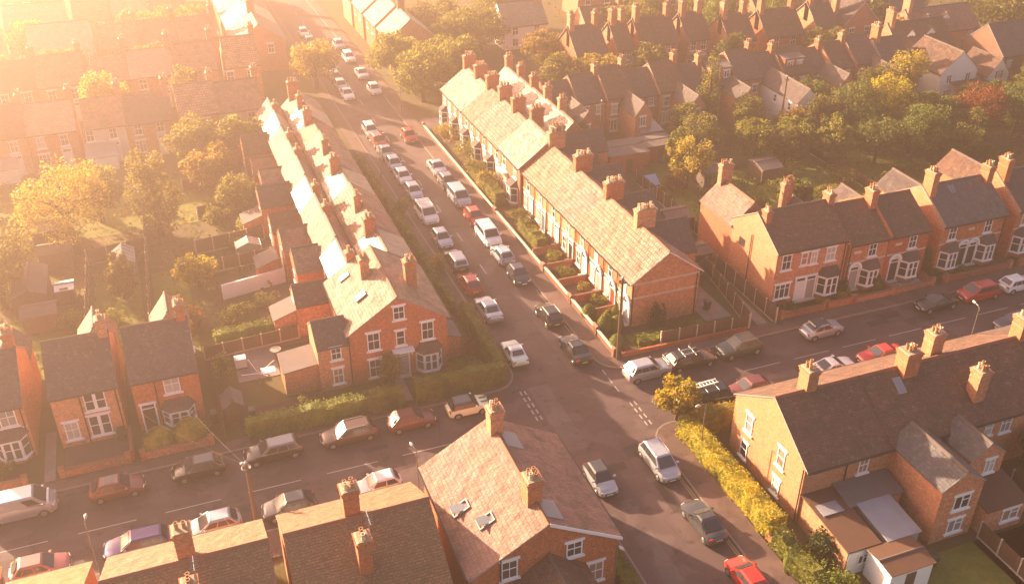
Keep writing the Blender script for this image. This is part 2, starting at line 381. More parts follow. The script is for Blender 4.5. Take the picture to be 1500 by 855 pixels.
def gable_roof(name, x0,x1,y0,y1,e,r,axis,mat,parent,oe=.28,og=.06,t=.11,rp=.5,ridge='ridged',verge=None,hipped=False):
    m=MB(); a0,a1,b0,b1 = (y0,y1,x0,x1) if axis=='x' else (x0,x1,y0,y1)
    pr=roof_prof(a0,a1,e+.012,r+.012,oe,t,rp)
    # thatch of the two slopes as one prism; ends take the edge colour
    m.prism(pr, axis, b0-og, b1+og, 0, True, 2)
    am=a0+(a1-a0)*rp; z=r+t+.012
    m.prism([(am-.16,z-.10),(am,z-.02),(am+.16,z-.10),(am+.1,z+.02),(am,z+.07),(am-.1,z+.02)],axis,b0-og-.01,b1+og+.01,1)
    o = m.build(name,[mat,MT[ridge],MT['white'] if verge else MT['lead']],parent)
    return o
class House: pass
def house(name, label, x0,x1,y0,y1, eave, ridge, axis='x', brick='orange', roof='slate', feats=(), chims=(), group=None, rp=.5, cat='house', z=None, verge=None, oe=.28, og=.06, gutter=True, ridget='ridged', extra=None, base=-1.2):
    yc=(y0+y1)/2
    root = thing(name, label, cat, x0, y0, G(yc) if z is None else z, group=group)
    w,d = x1-x0, y1-y0
    gable_solid('wall',0,w,0,d,eave,ridge,axis,BR[brick],root,base,rp)
    rf = gable_roof('roof',0,w,0,d,eave,ridge,axis,RF[roof],root,oe,og,rp=rp,ridge=ridget,verge=verge)
    if gutter:
        for s in (0,1):
            g=MB()
            if axis=='x':
                yy=-oe-.05 if s==0 else d+oe+.05; zz=eave-oe*(ridge-eave)/(d*(rp if s==0 else 1-rp)); g.box(-.02,w+.02,yy-.06,yy+.06,zz-.02,zz+.09)
            else:
                xx=-oe-.05 if s==0 else w+oe+.05; zz=eave-oe*(ridge-eave)/(w*(rp if s==0 else 1-rp)); g.box(xx-.06,xx+.06,-.02,d+.02,zz-.02,zz+.09)
            g.build('gutter',MT['iron'],root)
    h=House(); h.root=root; h.x0=x0; h.y0=y0; h.w=w; h.d=d; h.brick=brick; h.roof=rf; h.rk=roof; h.eave=eave; h.ridge=ridge
    for f in feats: feat(h,*f)
    for c in chims: chimney(h,*c)
    return h
def place(h, face, a, me, name, z=0, parent=None, off=0.0, plane=None):
    if face in 'SN':
        p = h.y0 if face=='S' else h.y0+h.d
        if plane is not None: p = plane
        loc=(a-h.x0, p-h.y0+(off if face=='N' else -off), z); rz=0 if face=='S' else math.pi
    else:
        p = h.x0 if face=='W' else h.x0+h.w
        if plane is not None: p = plane
        loc=(p-h.x0+(off if face=='E' else -off), a-h.y0, z); rz=-math.pi/2 if face=='W' else math.pi/2
    if parent is None: return link(name, me, h.root, loc, rz)
    return link(name, me, parent)
def feat(h, face, kind, a, *p, plane=None, off=0.0):
    if p and isinstance(p[-1],dict): plane=p[-1].get('plane'); p=p[:-1]
    if kind=='win':
        zb,w,hh,style=p; fr,si,li,pa=win_mesh(style,w,hh)
        o=place(h,face,a,fr,'window',zb,plane=plane)
        link('sill',si,o); link('lintel',li,o); q=link('pane',pa,o); v=rnd.random()
        if style!='blind' and v<.38:
            q.material_slots[0].link='OBJECT'; q.material_slots[0].material=MT['blind' if v<.14 else ('curtain' if v<.26 else 'net')]
    elif kind=='door':
        col,hood=p[0],p[1]; zb=p[2] if len(p)>2 else .05
        d,f,s,g,hd=door_mesh(col,hood=hood)
        o=place(h,face,a,d,'door',zb,plane=plane)
        link('door_frame',f,o); link('step',s,o); link('fanlight',g,o)
        if hd: link('door_hood',hd,o)
    elif kind=='bay':
        z0,w,hh=p[:3]; rk=p[3] if len(p)>3 else 'slate'
        base,fr,pa,rf=bay_mesh(w,hh,z0,rk)
        bm=cached(('baybase',round(w,2),round(hh,2),z0,h.brick),lambda: base.mesh('bay_base',[BR[h.brick]],fix=True))
        o=place(h,face,a,bm,'bay_window',0,plane=plane)
        link('bay_frame',fr,o); link('pane',pa,o); link('bay_roof',rf,o)
    elif kind=='dwin':
        zb,w,hh=p
        def mk():
            m=MB(); m.box(-w/2-.05,w/2+.05,-.03,0,-.05,0); m.box(-w/2-.05,w/2+.05,-.03,0,hh,hh+.05); m.box(-w/2-.05,-w/2,-.03,0,0,hh); m.box(w/2,w/2+.05,-.03,0,0,hh); m.box(-.02,.02,-.025,0,0,hh)
            q=MB(); q.poly([(-w/2,-.01,0),(w/2,-.01,0),(w/2,-.01,hh),(-w/2,-.01,hh)])
            return m.mesh('window_frame',[MT['iron']]),q.mesh('window_pane',[MT['glass']])
        fr,pa=cached(('dwin',w,hh),mk); o=place(h,face,a,fr,'window',zb,plane=plane); link('pane',pa,o)
    elif kind=='plaque':
        me=cached('plaque',lambda: (lambda m:(m.box(-.4,.4,-.04,0,-.12,.12),m)[1])(MB()).mesh('plaque',[MT['plaque']]))
        place(h,face,a,me,'plaque',p[0],plane=plane)
    elif kind=='band':
        a1,z=p[0],p[1]; mk=p[2] if len(p)>2 else 'stone'
        L=a1-a; me=cached(('band',round(L,2),mk),lambda: (lambda m:(m.box(-L/2,L/2,-.05,0,-.07,.07),m)[1])(MB()).mesh('string_course',[MT[mk]]))
        place(h,face,(a+a1)/2,me,'string_course',z,plane=plane)
    elif kind=='dentil':
        a1,z=p[0],p[1]; L=a1-a
        def mk():
            m=MB(); m.box(-L/2,L/2,-.06,0,.06,.14); k=-L/2+.06
            while k<L/2-.1: m.box(k,k+.12,-.05,0,-.05,.06); k+=.24
            return m.mesh('string_course',[MT['stone']])
        place(h,face,(a+a1)/2,cached(('dent',round(L,2)),mk),'string_course',z,plane=plane)
    elif kind=='pipe':
        z0,z1=p; me=cached(('pipe',round(z1-z0,1)),lambda: (lambda m:(m.cylx((0,-.08,0),.045,0,0) if 0 else m.lathe([(.05,0),(.05,z1-z0)],(0,-.09,0),8),m)[1])(MB()).mesh('downpipe',[MT['iron']],smooth=True,sharp=50))
        place(h,face,a,me,'downpipe',z0,plane=plane)
def chimney(h, x, y, top, n=4, sx=.7, sy=.9, base=None, pot='pot', aerial=False):
    """brick stack with an oversailing cap and n pots; x, y, top are in the house's world frame"""
    b = h.eave+.2 if base is None else base
    m=MB(); m.box(-sx/2,sx/2,-sy/2,sy/2,b,top-.32)
    m.box(-sx/2-.06,sx/2+.06,-sy/2-.06,sy/2+.06,top-.32,top-.10); m.box(-sx/2-.11,sx/2+.11,-sy/2-.11,sy/2+.11,top-.10,top)
    m.box(-sx/2-.03,sx/2+.03,-sy/2-.03,sy/2+.03,top-.75,top-.68,1)
    m.prism([(-sx/2-.04,top),(sx/2+.04,top),(sx/2-.1,top+.09),(-sx/2+.1,top+.09)],'y',-sy/2-.02,sy/2+.02,1)
    o=m.build('chimney',[BR[h.brick if h.brick not in('white','pink') else 'orange'],MT['mortar']],h.root,(x-h.x0,y-h.y0,0))
    rows = 2 if n>3 else 1; per=math.ceil(n/rows)
    for k in range(n):
        r,c=divmod(k,per)
        if sy>=sx: px=(r-(rows-1)/2)*.34; py=(c-(per-1)/2)*min(.42,(sy-.1)/per)
        else: py=(r-(rows-1)/2)*.34; px=(c-(per-1)/2)*min(.42,(sx-.1)/per)
        q=link('chimney_pot',pot_mesh(pot if (k*7+int(x*3))%4 else ('potc' if pot=='pot' else 'pot')),o,(px,py,top+.07)); s=.85+.3*((k*37+int(x*10))%10)/10; q.scale=(.92,.92,s*.85)
    f=MB(); f.box(-sx/2-.04,sx/2+.04,-sy/2-.04,sy/2+.04,0,.01)
    if aerial:
        a=MB(); zt=top+1.5; a.tube([(sx/2+.05,0,top-.6),(sx/2+.05,0,zt)],.022); a.tube([(sx/2+.05,-.6,zt-.1),(sx/2+.05,.6,zt-.1)],.016)
        for q in range(7): a.tube([(sx/2-.15,-.55+q*.18,zt-.1),(sx/2+.25,-.55+q*.18,zt-.1)],.012,4)
        a.build('aerial',MT['galv'],o)
    return o
def wing(h, x0,x1,y0,y1, eave, ridge, axis, roof=None, name='rear_wing', rp=.5, ridget='ridged', base=-1.2, brick=None, oe=.18, og=.05):
    X,Y=h.x0,h.y0
    o=gable_solid(name,x0-X,x1-X,y0-Y,y1-Y,eave,ridge,axis,BR[brick or h.brick],h.root,base,rp)
    r=gable_roof('wing_roof',x0-X,x1-X,y0-Y,y1-Y,eave,ridge,axis,RF[roof or h.rk],o,oe,og,rp=rp,ridge=ridget)
    return o
def leanto(h, x0,x1,y0,y1, zl, zh, high, wall=None, roof='brownfelt', name='lean_to', ov=.12):
    """single slope extension; 'high' is the side (S N W E) the roof rises towards"""
    X,Y=h.x0,h.y0; x0-=X; x1-=X; y0-=Y; y1-=Y
    def z(x,y):
        t={'E':(x-x0)/(x1-x0),'W':(x1-x)/(x1-x0),'N':(y-y0)/(y1-y0),'S':(y1-y)/(y1-y0)}[high]
        return zl+(zh-zl)*t
    m=MB(); c=[(x0,y0),(x1,y0),(x1,y1),(x0,y1)]
    for k in range(4):
        p,q=c[k],c[(k+1)%4]; m.poly([(p[0],p[1],-1),(q[0],q[1],-1),(q[0],q[1],z(*q)),(p[0],p[1],z(*p))])
    o=m.build(name,[wall or BR[h.brick]],h.root)
    r=MB(); c=[(x0-ov,y0-ov),(x1+ov,y0-ov),(x1+ov,y1+ov),(x0-ov,y1+ov)]
    i=len(r.v); r.v+=[(x,y,z(x,y)+.012) for x,y in c]+[(x,y,z(x,y)+.10) for x,y in c]
    for q in ((3,2,1,0),(4,5,6,7),(0,1,5,4),(1,2,6,5),(2,3,7,6),(3,0,4,7)): r.f.append(q); r.m.append(0)
    r.build(name+'_roof',[MT[roof] if roof in MT else RF[roof]],o)
    return o
def skylight(h, x, y, z, slope, face, w=.8, l=1.1, open_=0.0):
    """roof window lying in the slope; face = compass side the slope looks to, slope = rise per metre, open_ = tilt of the sash in radians"""
    rz={'W':-math.pi/2,'E':math.pi/2,'S':0,'N':math.pi}[face]; al=math.atan(slope)
    o=link('skylight',cached(('skyf',w,l),lambda:(lambda m:(m.box(-w/2,w/2,-l/2,-l/2+.09,0,.10),m.box(-w/2,w/2,l/2-.09,l/2,0,.10),m.box(-w/2,-w/2+.09,-l/2+.09,l/2-.09,0,.10),m.box(w/2-.09,w/2,-l/2+.09,l/2-.09,0,.10),m)[-1])(MB()).mesh('skylight_frame',[MT['lead']])),h.root)
    o.matrix_basis=Matrix.Translation((x-h.x0,y-h.y0,z+.13))@Matrix.Rotation(rz,4,'Z')@Matrix.Rotation(al,4,'X')
    p=MB(); p.box(-w/2+.05,w/2-.05,-l/2+.05,l/2-.05,0,.03)
    q=p.build('skylight_pane',[MT['skyglass']],o,(0,0,.075))
    if open_: q.rotation_euler=(-open_,0,0); q.location=(0,0,.16)
    return o
# ------------------------------------------------------------------ cars
CAR = {  # length, width, height, hood z, belt z, windscreen base, roof front, roof rear, rear base, deck z, wheel r
 'hatch':  (3.95,1.70,1.46,.86,.93, .98,.30,-1.25,-1.80,.92,.30),
 'small':  (3.55,1.62,1.48,.88,.95, .88,.30,-1.15,-1.62,.93,.29),
 'saloon': (4.50,1.76,1.42,.84,.92,1.02,.28,-.85,-1.50,.96,.31),
 'coupe':  (4.25,1.78,1.36,.82,.90, .85,.10,-.65,-1.55,.90,.32),
 'estate': (4.55,1.76,1.48,.86,.94,1.05,.38,-1.75,-2.12,.92,.31),
 'mpv':    (4.28,1.76,1.63,.96,1.02,1.35,.55,-1.62,-2.00,1.0,.31),
 'cross':  (4.25,1.80,1.62,1.0,1.06,1.02,.35,-1.50,-1.95,1.02,.34),
 'jeep':   (4.30,1.82,1.85,1.12,1.17,.90,.52,-1.95,-2.06,1.15,.37),
 'mini':   (3.65,1.69,1.41,.90,.96, .78,.32,-1.30,-1.62,.94,.31),
 'retro':  (3.75,1.62,1.38,.86,.92, .70,.22,-.62,-1.08,.90,.29),
 'beetle': (4.08,1.76,1.50,.90,.97, .92,.25,-.70,-1.62,.88,.33),
 'van':    (5.20,1.95,1.98,1.10,1.22,2.02,1.25,-2.48,-2.56,1.2,.34),
 'people': (4.75,1.88,1.76,1.0,1.08,1.55,.80,-2.02,-2.30,1.05,.33),
}
def car_parts(kind):
    L,W,H,hz,bz,ws,rf,rr,rb,dz,wr = CAR[kind]
    hw=W/2; b=MB()
    def ring(x,w,zb,zt):
        half=[(w*.80,zb),(w*.97,zb+.10),(w,zb+(zt-zb)*.45),(w*.99,zb+(zt-zb)*.72),(w*.91,zt-.03),(w*.55,zt+.015)]
        return [(x,-y,z) for y,z in half]+[(x,y,z) for y,z in half[::-1]]
    F=L/2; rnd_=kind in('retro','beetle','mini')
    tail_z = dz if rb>-F+.45 else dz-.05
    st=[(-F,.80,.34,tail_z*.80),(-F+.07,.90,.26,tail_z-.10),(-F+.22,.965,.20,tail_z-.03),(-F+.45,.99,.19,tail_z),(rb+.05 if rb>-F+.6 else -F+.7,1,.19,max(tail_z,bz-.03)),
        (-.3,1,.18,bz),(ws-.1,1,.18,bz),(ws+.12,1,.18,bz-.02),(F-.75,.985,.19,hz),(F-.32,.95,.20,hz-.06),(F-.10,.87,.24,hz-.17),(F,.76,.32,hz-.36)]
    st.sort(key=lambda s:s[0])
    b.rings([ring(x,hw*w,zb,zt) for x,w,zb,zt in st],0)
    # cabin
    wb=hw*.915; wt=hw*(.74 if kind not in('van','jeep','people') else .83)
    zb=bz-.03; zr=H-.09
    lo=[(rb,-wb,zb),(ws,-wb,zb),(ws,wb,zb),(rb,wb,zb)]
    up=[(rr,-wt,zr),(rf,-wt,zr),(rf,wt,zr),(rr,wt,zr)]
    tp=[(rr+.16,-wt+.13,H-.01),(rf-.12,-wt+.13,H-.015),(rf-.12,wt-.13,H-.015),(rr+.16,wt-.13,H-.01)]
    mid=lambda a,c,t:tuple(a[k]+(c[k]-a[k])*t for k in range(3))
    c=MB()
    c.rings([lo,[ (p[0]+(0.06 if p[0]<0 else -.02),p[1]*.985,p[2]) for p in mid_ring(lo,up,.5)],up,tp],0,cap=False)
    c.poly(tp,0); 
    glass={}
    def pane(name,P,u0,u1,v0,v1,off):
        a,bq,cq,d=[Vector(p) for p in P]
        n=(bq-a).cross(d-a).normalized()
        def B(u,v): return (a*(1-u)+bq*u)*(1-v)+(d*(1-u)+cq*u)*v
        m=MB(); m.poly([B(u0,v0)+n*off,B(u1,v0)+n*off,B(u1,v1)+n*off,B(u0,v1)+n*off])
        glass.setdefault(name,[]).append(m)
    bulge=.02
    pane('windscreen',(lo[1],lo[2],up[2],up[1]),.07,.93,.06,.97,.035)
    pane('rear_window',(lo[3],lo[0],up[0],up[3]),.12,.88,(.22 if kind not in('saloon','retro','coupe') else .12),.93,.07)
    if kind=='van':
        for s in (0,1):
            P=(lo[0],lo[1],up[1],up[0]) if s==0 else (lo[2],lo[3],up[3],up[2])
            pane('side_window',P,*((.74,.93) if s==0 else (.07,.26)),.12,.85,.03)
    else:
        cuts=((.07,.44),(.48,.90)) if kind in('retro','coupe','small','mini','beetle') else ((.06,.30),(.33,.60),(.63,.91))
        if kind in('hatch','saloon'): cuts=((.09,.24),(.27,.56),(.59,.90))
        for u0,u1 in cuts:
            pane('side_window',(lo[0],lo[1],up[1],up[0]),u0,u1,.12,.90,.03)
            pane('side_window',(lo[2],lo[3],up[3],up[2]),1-u1,1-u0,.12,.90,.03)
    return b,c,glass
def mid_ring(lo,up,t): return [tuple(a[k]+(c[k]-a[k])*t for k in range(3)) for a,c in zip(lo,up)]
def car_kit(kind):
    def mk():
        L,W,H,hz,bz,ws,rf,rr,rb,dz,wr = CAR[kind]; hw=W/2; F=L/2
        b,c,glass=car_parts(kind)
        k={}
        k['body']=b.mesh('body',[MT['trim']],smooth=True,sharp=38)
        k['cabin']=c.mesh('roof',[MT['trim']],smooth=True,sharp=30)
        k['glass']=[(n,m.mesh(n,[MT['carglass']])) for n,ms in glass.items() for m in ms]
        ax=(F-.80,-F+.72) if kind not in('van','people') else (F-.95,-F+.95)
        t=MB(); t.lathe([(wr*.62,-.10),(wr*.95,-.10),(wr,-.06),(wr,.06),(wr*.95,.10),(wr*.62,.10)],n=18)
        # lathe is about z: lay it on its side
        t.v=[(x,z,y) for x,y,z in t.v]
        k['tyre']=t.mesh('wheel',[MT['rubber']],smooth=True,sharp=40,fix=True)
        r=MB(); r.lathe([(wr*.66,.0),(wr*.62,.012),(wr*.2,.02),(wr*.12,.035)],n=10); r.v=[(x,-z,y) for x,y,z in r.v]
        k['rim']=r.mesh('hub_cap',[MT['rim']],fix=True)
        k['axles']=ax
        k['arch']=[]
        for x in ax:
            for s in (-1,1):
                a=MB(); n=11; R2=wr+.075
                pr=[(x+R2*math.cos(math.pi*q/(n-1)),.27+R2*math.sin(math.pi*q/(n-1))*.98) for q in range(n)]+[(x-R2,.18),(x+R2,.18)]
                a.prism(pr,'y',min(s*(hw-.03),s*(hw+.006)),max(s*(hw-.03),s*(hw+.006)))
                k['arch'].append(a.mesh('wheel_arch',[MT['trim']],fix=True))
        h=MB(); h.rings([[(F-.30,-.19,hz-.22),(F-.03,-.14,hz-.36),(F-.06,.16,hz-.36),(F-.22,.16,hz-.2)],[(F-.34,-.19,hz-.12),(F-.12,-.14,hz-.17),(F-.08,.16,hz-.19),(F-.28,.16,hz-.1)]],0)
        hm=MB(); hm.box(-.07,.05,-.15,.15,-.075,.075)
        k['headlight']=hm.mesh('headlight',[MT['lampc']],smooth=True,sharp=60); k['hl']=(F-.12,hw*.66,hz-.25)
        tm=MB(); tm.box(-.04,.06,-.13,.13,-.10,.10); k['tail']=tm.mesh('tail_light',[MT['lampr']]); k['tl']=(-F+.09,hw*.72,tail(kind)-.16)
        pm=MB(); pm.box(-.01,.01,-.26,.26,-.055,.055); k['pw']=pm.mesh('number_plate',[MT['plateW']]); k['py']=cached('ply',lambda:(lambda m:(m.box(-.01,.01,-.26,.26,-.055,.055),m)[1])(MB()).mesh('number_plate',[MT['plateY']]))
        mm=MB(); mm.box(-.09,.07,-.11,.11,-.06,.07); k['mirror']=mm.mesh('wing_mirror',[MT['trim']])
        g=MB(); g.box(F-.05,F+.012,-.42,.42,.42,.56); g.box(F-.08,F+.01,-.62,.62,.26,.36); k['grille']=g.mesh('grille',[MT['trim']])
        k['geom']=(L,W,H,hz,bz,ws,hw,F)
        return k
    return cached(('car',kind),mk)
def tail(kind): return CAR[kind][9]
PAINTS={}
def paint(key):
    P=dict(white=((.74,.73,.71),0,.3),silver=((.46,.47,.49),.55,.34),grey=((.20,.205,.215),.5,.34),dgrey=((.07,.072,.078),.4,.32),black=((.014,.014,.016),.1,.22),red=((.42,.03,.018),.1,.25),dred=((.19,.022,.02),.2,.3),maroon=((.16,.045,.04),.3,.34),rose=((.36,.12,.11),.3,.36),
           brown=((.11,.06,.045),.3,.34),purple=((.06,.032,.135),.35,.3),blue=((.19,.25,.37),.45,.33),navy=((.03,.035,.06),.3,.28),green=((.055,.085,.075),.3,.35),mint=((.55,.66,.56),.0,.32),cream=((.88,.82,.5),.0,.3),lblue=((.36,.42,.5),.4,.35))
    if key not in PAINTS: PAINTS[key]=M_paint('car_paint_'+key,*P[key])
    return PAINTS[key]
def setmat(o,m):
    o.material_slots[0].link='OBJECT'; o.material_slots[0].material=m
def car(label, kind, x, y, face, col, roof=None, extras=(), name='parked_car', cat='car', group='cars parked along the kerb', mirror=None):
    """face: compass side the bonnet points to"""
    rz={'E':0,'N':math.pi/2,'W':math.pi,'S':-math.pi/2}[face]+rnd.uniform(-.02,.02)
    k=car_kit(kind); root=thing(name,label,cat,x,y,G(y)+.014,rz,group)
    if face in 'NS' and y>70: root.rotation_euler=(0,0.028 if face=='N' else -.028,rz)
    L,W,H,hz,bz,ws,hw,F=k['geom']; pm=paint(col)
    bo=link('body',k['body'],root); setmat(bo,pm)
    ro=link('roof',k['cabin'],root); setmat(ro,paint(roof) if roof else pm)
    for n,me in k['glass']: link(n,me,root)
    for me in k['arch']: link('wheel_arch',me,root)
    for ax in k['axles']:
        for s in (-1,1):
            wr=CAR[kind][10]
            w=link('wheel',k['tyre'],root,(ax,s*(hw-.085),wr-.01)); r=link('hub_cap',k['rim'],w,(0,-.10 if s<0 else .10,0),0 if s<0 else math.pi)
    for s in (-1,1):
        x0,y0,z0=k['hl']; link('headlight',k['headlight'],root,(x0,s*y0,z0),-s*-.25)
        x0,y0,z0=k['tl']; link('tail_light',k['tail'],root,(x0,s*y0,z0))
        mo=link('wing_mirror',k['mirror'],root,(ws-.28,s*(hw+.06),bz+.06))
        if mirror!='black': setmat(mo,pm)
    link('grille',k['grille'],root)
    link('number_plate',k['pw'],root,(F+.015,0,.44)); link('number_plate',k['py'],root,(-F-.002,0,.60))
    for e in extras:
        m=MB()
        if e=='rails':
            for s in (-1,1):
                m=MB(); m.tube([(-1.45,s*hw*.7,H-.05),(-1.3,s*hw*.7,H+.03),(.2,s*hw*.7,H+.03),(.35,s*hw*.7,H-.06)],.025)
                m.build('roof_rail',MT['galv'],root)
        elif e=='bars':
            for xx in (-1.0,0.05): m.tube([(xx,-hw*.8,H-.06),(xx,-hw*.78,H+.07),(xx,hw*.78,H+.07),(xx,hw*.8,H-.06)],.03)
            m.build('roof_bar',MT['galv'],root)
        elif e=='rack':
            for xx in (-1.3,-.75,-.2,.35): m.tube([(xx,-hw*.8,H-.05),(xx,-hw*.78,H+.12),(xx,hw*.78,H+.12),(xx,hw*.8,H-.05)],.035)
            for yy in (-.6,-.2,.2,.6): m.tube([(-1.5,yy,H+.14),(.5,yy,H+.14)],.03)
            m.build('roof_rack',MT['white'],root)
        elif e=='bike':
            for yy in (-.35,.3):
                m.tube([(-1.1,yy,H+.09),(.55,yy,H+.09)],.03); m.tube([(-.1,yy,H+.1),(-.15,yy,H+.55)],.022); m.tube([(-.35,yy-.15,H+.55),(.05,yy+.15,H+.55)],.022)
            m.tube([(-1.0,-hw*.8,H-.05),(-1.0,-hw*.78,H+.07),(-1.0,hw*.78,H+.07),(-1.0,hw*.8,H-.05)],.03); m.tube([(.05,-hw*.8,H-.05),(.05,-hw*.78,H+.07),(.05,hw*.78,H+.07),(.05,hw*.8,H-.05)],.03)
            m.build('cycle_carrier',MT['galv'],root)
        elif e=='tailrack':
            for yy in (-.5,0,.5): m.tube([(-F-.05,yy,.5),(-F-.3,yy,.7),(-F-.28,yy,1.35),(-F+.1,yy,1.5)],.022)
            for zz in (.75,1.05,1.3): m.tube([(-F-.29,-.65,zz),(-F-.29,.65,zz)],.02)
            m.build('rear_carrier',MT['galv'],root)
        elif e=='sunroof':
            m.box(-.75,.0,-.38,.38,H-.02,H+.006); m.build('sunroof',MT['carglass'],root)
        elif e=='softtop':
            m.rings([[(-1.28,-.6,H-.07),(.22,-.6,H-.07),(.22,.6,H-.07),(-1.28,.6,H-.07)],[(-1.2,-.5,H+.03),(.1,-.5,H+.02),(.1,.5,H+.02),(-1.2,.5,H+.03)]]); m.build('soft_top',paint('dgrey'),root)
        elif e=='stripes':
            for s in (-1,1): m.box(.95,F-.18,s*.28-.09,s*.28+.09,hz+.02,hz+.03)
            m.build('bonnet_stripe',paint('black'),root)
        elif e=='bumper':
            m.box(F-.02,F+.06,-.72,.72,.36,.5); m.box(-F-.06,-F+.02,-.72,.72,.36,.5); m.build('bumper',MT['chrome'],root)
        elif e=='spare':
            m.cylx((0,0,.95),.34,-F-.2,-F+.0,16,'x'); m.build('spare_wheel',MT['rubber'],root)
    return root

# ------------------------------------------------------------------ plants
def leaf_cloud(m, pts, size, r, mat=0):
    for p,out in pts:
        n=(Vector(out)*.8+Vector((r.gauss(0,1),r.gauss(0,1),r.gauss(0,1)+.35))).normalized()
        u=n.cross(Vector((r.gauss(0,1),r.gauss(0,1),r.gauss(0,1)))).normalized(); w=n.cross(u)
        s=size*r.uniform(.6,1.35); a=s*r.uniform(.55,.9); p=Vector(p)
        m.poly([p-u*s*.5, p+w*a*.5-u*s*.05+n*s*.08, p+u*s*.55, p-w*a*.5-u*s*.05+n*s*.08], mat)
def crown_mesh(shape, seed, n, leaf):
    """leaf clumps spread through a crown volume of unit height and unit radius, base at z=0"""
    def mk():
        r=random.Random(seed); m=MB(); cl=[]
        k={'round':46,'wide':52,'column':40,'cone':44,'loose':34,'shrub':22}[shape]
        for q in range(k):
            for _ in range(60):
                x,y,z=r.uniform(-1,1),r.uniform(-1,1),r.uniform(0,1)
                rad={'round':math.sqrt(max(0,1-(2*z-1)**2))*1.0,'wide':math.sqrt(max(0,1-(1.6*z-.6)**2)),'column':.95*min(1,z*5)*math.sqrt(max(0,1-z**2.6)),'cone':(1-z)*1.02+.04,'loose':math.sqrt(max(0,1-(2*z-1)**2))*r.uniform(.6,1.1),'shrub':math.sqrt(max(0,1-z**2))}[shape]
                d=math.hypot(x,y)
                if d<rad and d>rad*r.uniform(0,.85): break
            cl.append((x*.86,y*.86,z*.92+.03,r.uniform(.16,.34)*(1.2 if shape in('wide','round') else 1)))
        per=n//len(cl)
        for cx,cy,cz,cr in cl:
            pts=[]
            for _ in range(per):
                d=Vector((r.gauss(0,1),r.gauss(0,1),r.gauss(0,1))).normalized(); q=cr*r.uniform(.35,1)**.6
                pts.append(((cx+d.x*q, cy+d.y*q, max(.0,cz+d.z*q*.55)), d))
            leaf_cloud(m,pts,leaf,r)
        return m
    return cached(('crownmb',shape,seed,n,leaf),mk)
def crown_obj(shape,seed,n,leaf,matkey,rad,hgt):
    # leaf proportions stay square: scale the clump layout, not the leaf, by building at real size once per rounded size
    key=('crown',shape,seed%4,n,round(rad*2)/2,round(hgt),matkey)
    def mk():
        base=crown_mesh(shape,seed%4,n,.1)
        m=MB(); r2=round(rad*2)/2 or .5; h2=max(1,round(hgt)) if hgt>=1 else hgt
        for f in base.f:
            P=[Vector(base.v[i]) for i in f]; c=sum(P,Vector())/4
            C=Vector((c.x*r2,c.y*r2,c.z*h2)); k=leaf/.1
            m.poly([C+(p-c)*k for p in P])
        return m.mesh('crown',[LF[matkey]]), r2, h2
    return cached(key,mk)
def tree(label, x, y, h, rad, kind='round', leafmat='green', trunk=.28, seed=0, n=2400, leaf=.42, name='tree', group=None, cat='tree'):
    root=thing(name,label,cat,x,y,group=group,rz=0)
    low={'round':.22,'wide':.25,'column':.06,'cone':.08,'loose':.2}[kind]*h
    me,r2,h2=crown_obj(kind,seed,n,leaf,leafmat,rad,h-low)
    o=link('crown',me,root,(0,0,low),seed*1.7); o.scale=(rad/r2,rad/r2,(h-low)/h2)
    r=random.Random(seed+5); t=MB(); tr=trunk*h/8
    t.tube([(0,0,-.3),(0.02,0,h*.18),(.08,.05,h*.42),(.0,.05,h*.72)],[tr*1.25,tr,tr*.7,tr*.25],7)
    for q in range(5):
        a=q*1.26+r.uniform(-.4,.4); z=h*r.uniform(.22,.5); L=rad*r.uniform(.5,.8)
        t.tube([(0.03,.02,z),(math.cos(a)*L*.5,math.sin(a)*L*.5,z+h*.10),(math.cos(a)*L,math.sin(a)*L,z+h*.2)],[tr*.5,tr*.32,tr*.1],5)
    t.build('trunk',MT['bark'],root,smooth=True)
    return root
def shrub(label, x, y, h, rad, leafmat='green', seed=0, n=700, leaf=.16, name='shrub', group=None, cat='shrub'):
    r=random.Random(seed)
    def mk():
        m=MB(); pts=[]
        bumps=[(r.uniform(-.6,.6),r.uniform(-.6,.6),r.uniform(.35,.7),r.uniform(.3,.5)) for _ in range(9)]+[(0,0,.45,.55)]
        for _ in range(n):
            cx,cy,cz,cr=bumps[r.randrange(len(bumps))]
            d=Vector((r.gauss(0,1),r.gauss(0,1),r.gauss(0,1))).normalized(); q=cr*r.uniform(.5,1)**.5
            pts.append(((( cx+d.x*q)*rad,(cy+d.y*q)*rad,max(.02,(cz+d.z*q*.8)*h)),d))
        leaf_cloud(m,pts,leaf,r); return m.mesh('shrub',[LF[leafmat]])
    me=cached(('shrub',round(rad,1),round(h,1),leafmat,seed%3,n),mk)
    o=link(name,me,None,(x,y,G(y)-.03),seed*.9); return tag(o,label,cat,group)
def topiary(label,x,y,h,rad,leafmat='hedge',seed=0,cone=False):
    def mk():
        r=random.Random(seed); m=MB(); pts=[]
        prof=[(rad*.75,0),(rad,h*.3),(rad*.9,h*.6),(rad*.55,h*.85),(.05,h)] if not cone else [(rad,0.05),(rad*.8,h*.3),(rad*.45,h*.65),(.05,h)]
        m.lathe([(a*.9,b) for a,b in prof],n=12)
        for _ in range(700):
            t=r.random()*(len(prof)-1); k=int(t); f=t-k; a=prof[k][0]*(1-f)+prof[k+1][0]*f; z=prof[k][1]*(1-f)+prof[k+1][1]*f; an=r.uniform(0,6.283)
            pts.append(((math.cos(an)*a,math.sin(an)*a,z),(math.cos(an),math.sin(an),.5)))
        leaf_cloud(m,pts,.12,r); return m.mesh('topiary',[LF[leafmat]])
    o=link('topiary_bush',cached(('topi',round(h,1),round(rad,1),leafmat,cone),mk),None,(x,y,G(y))); return tag(o,label,'bush')
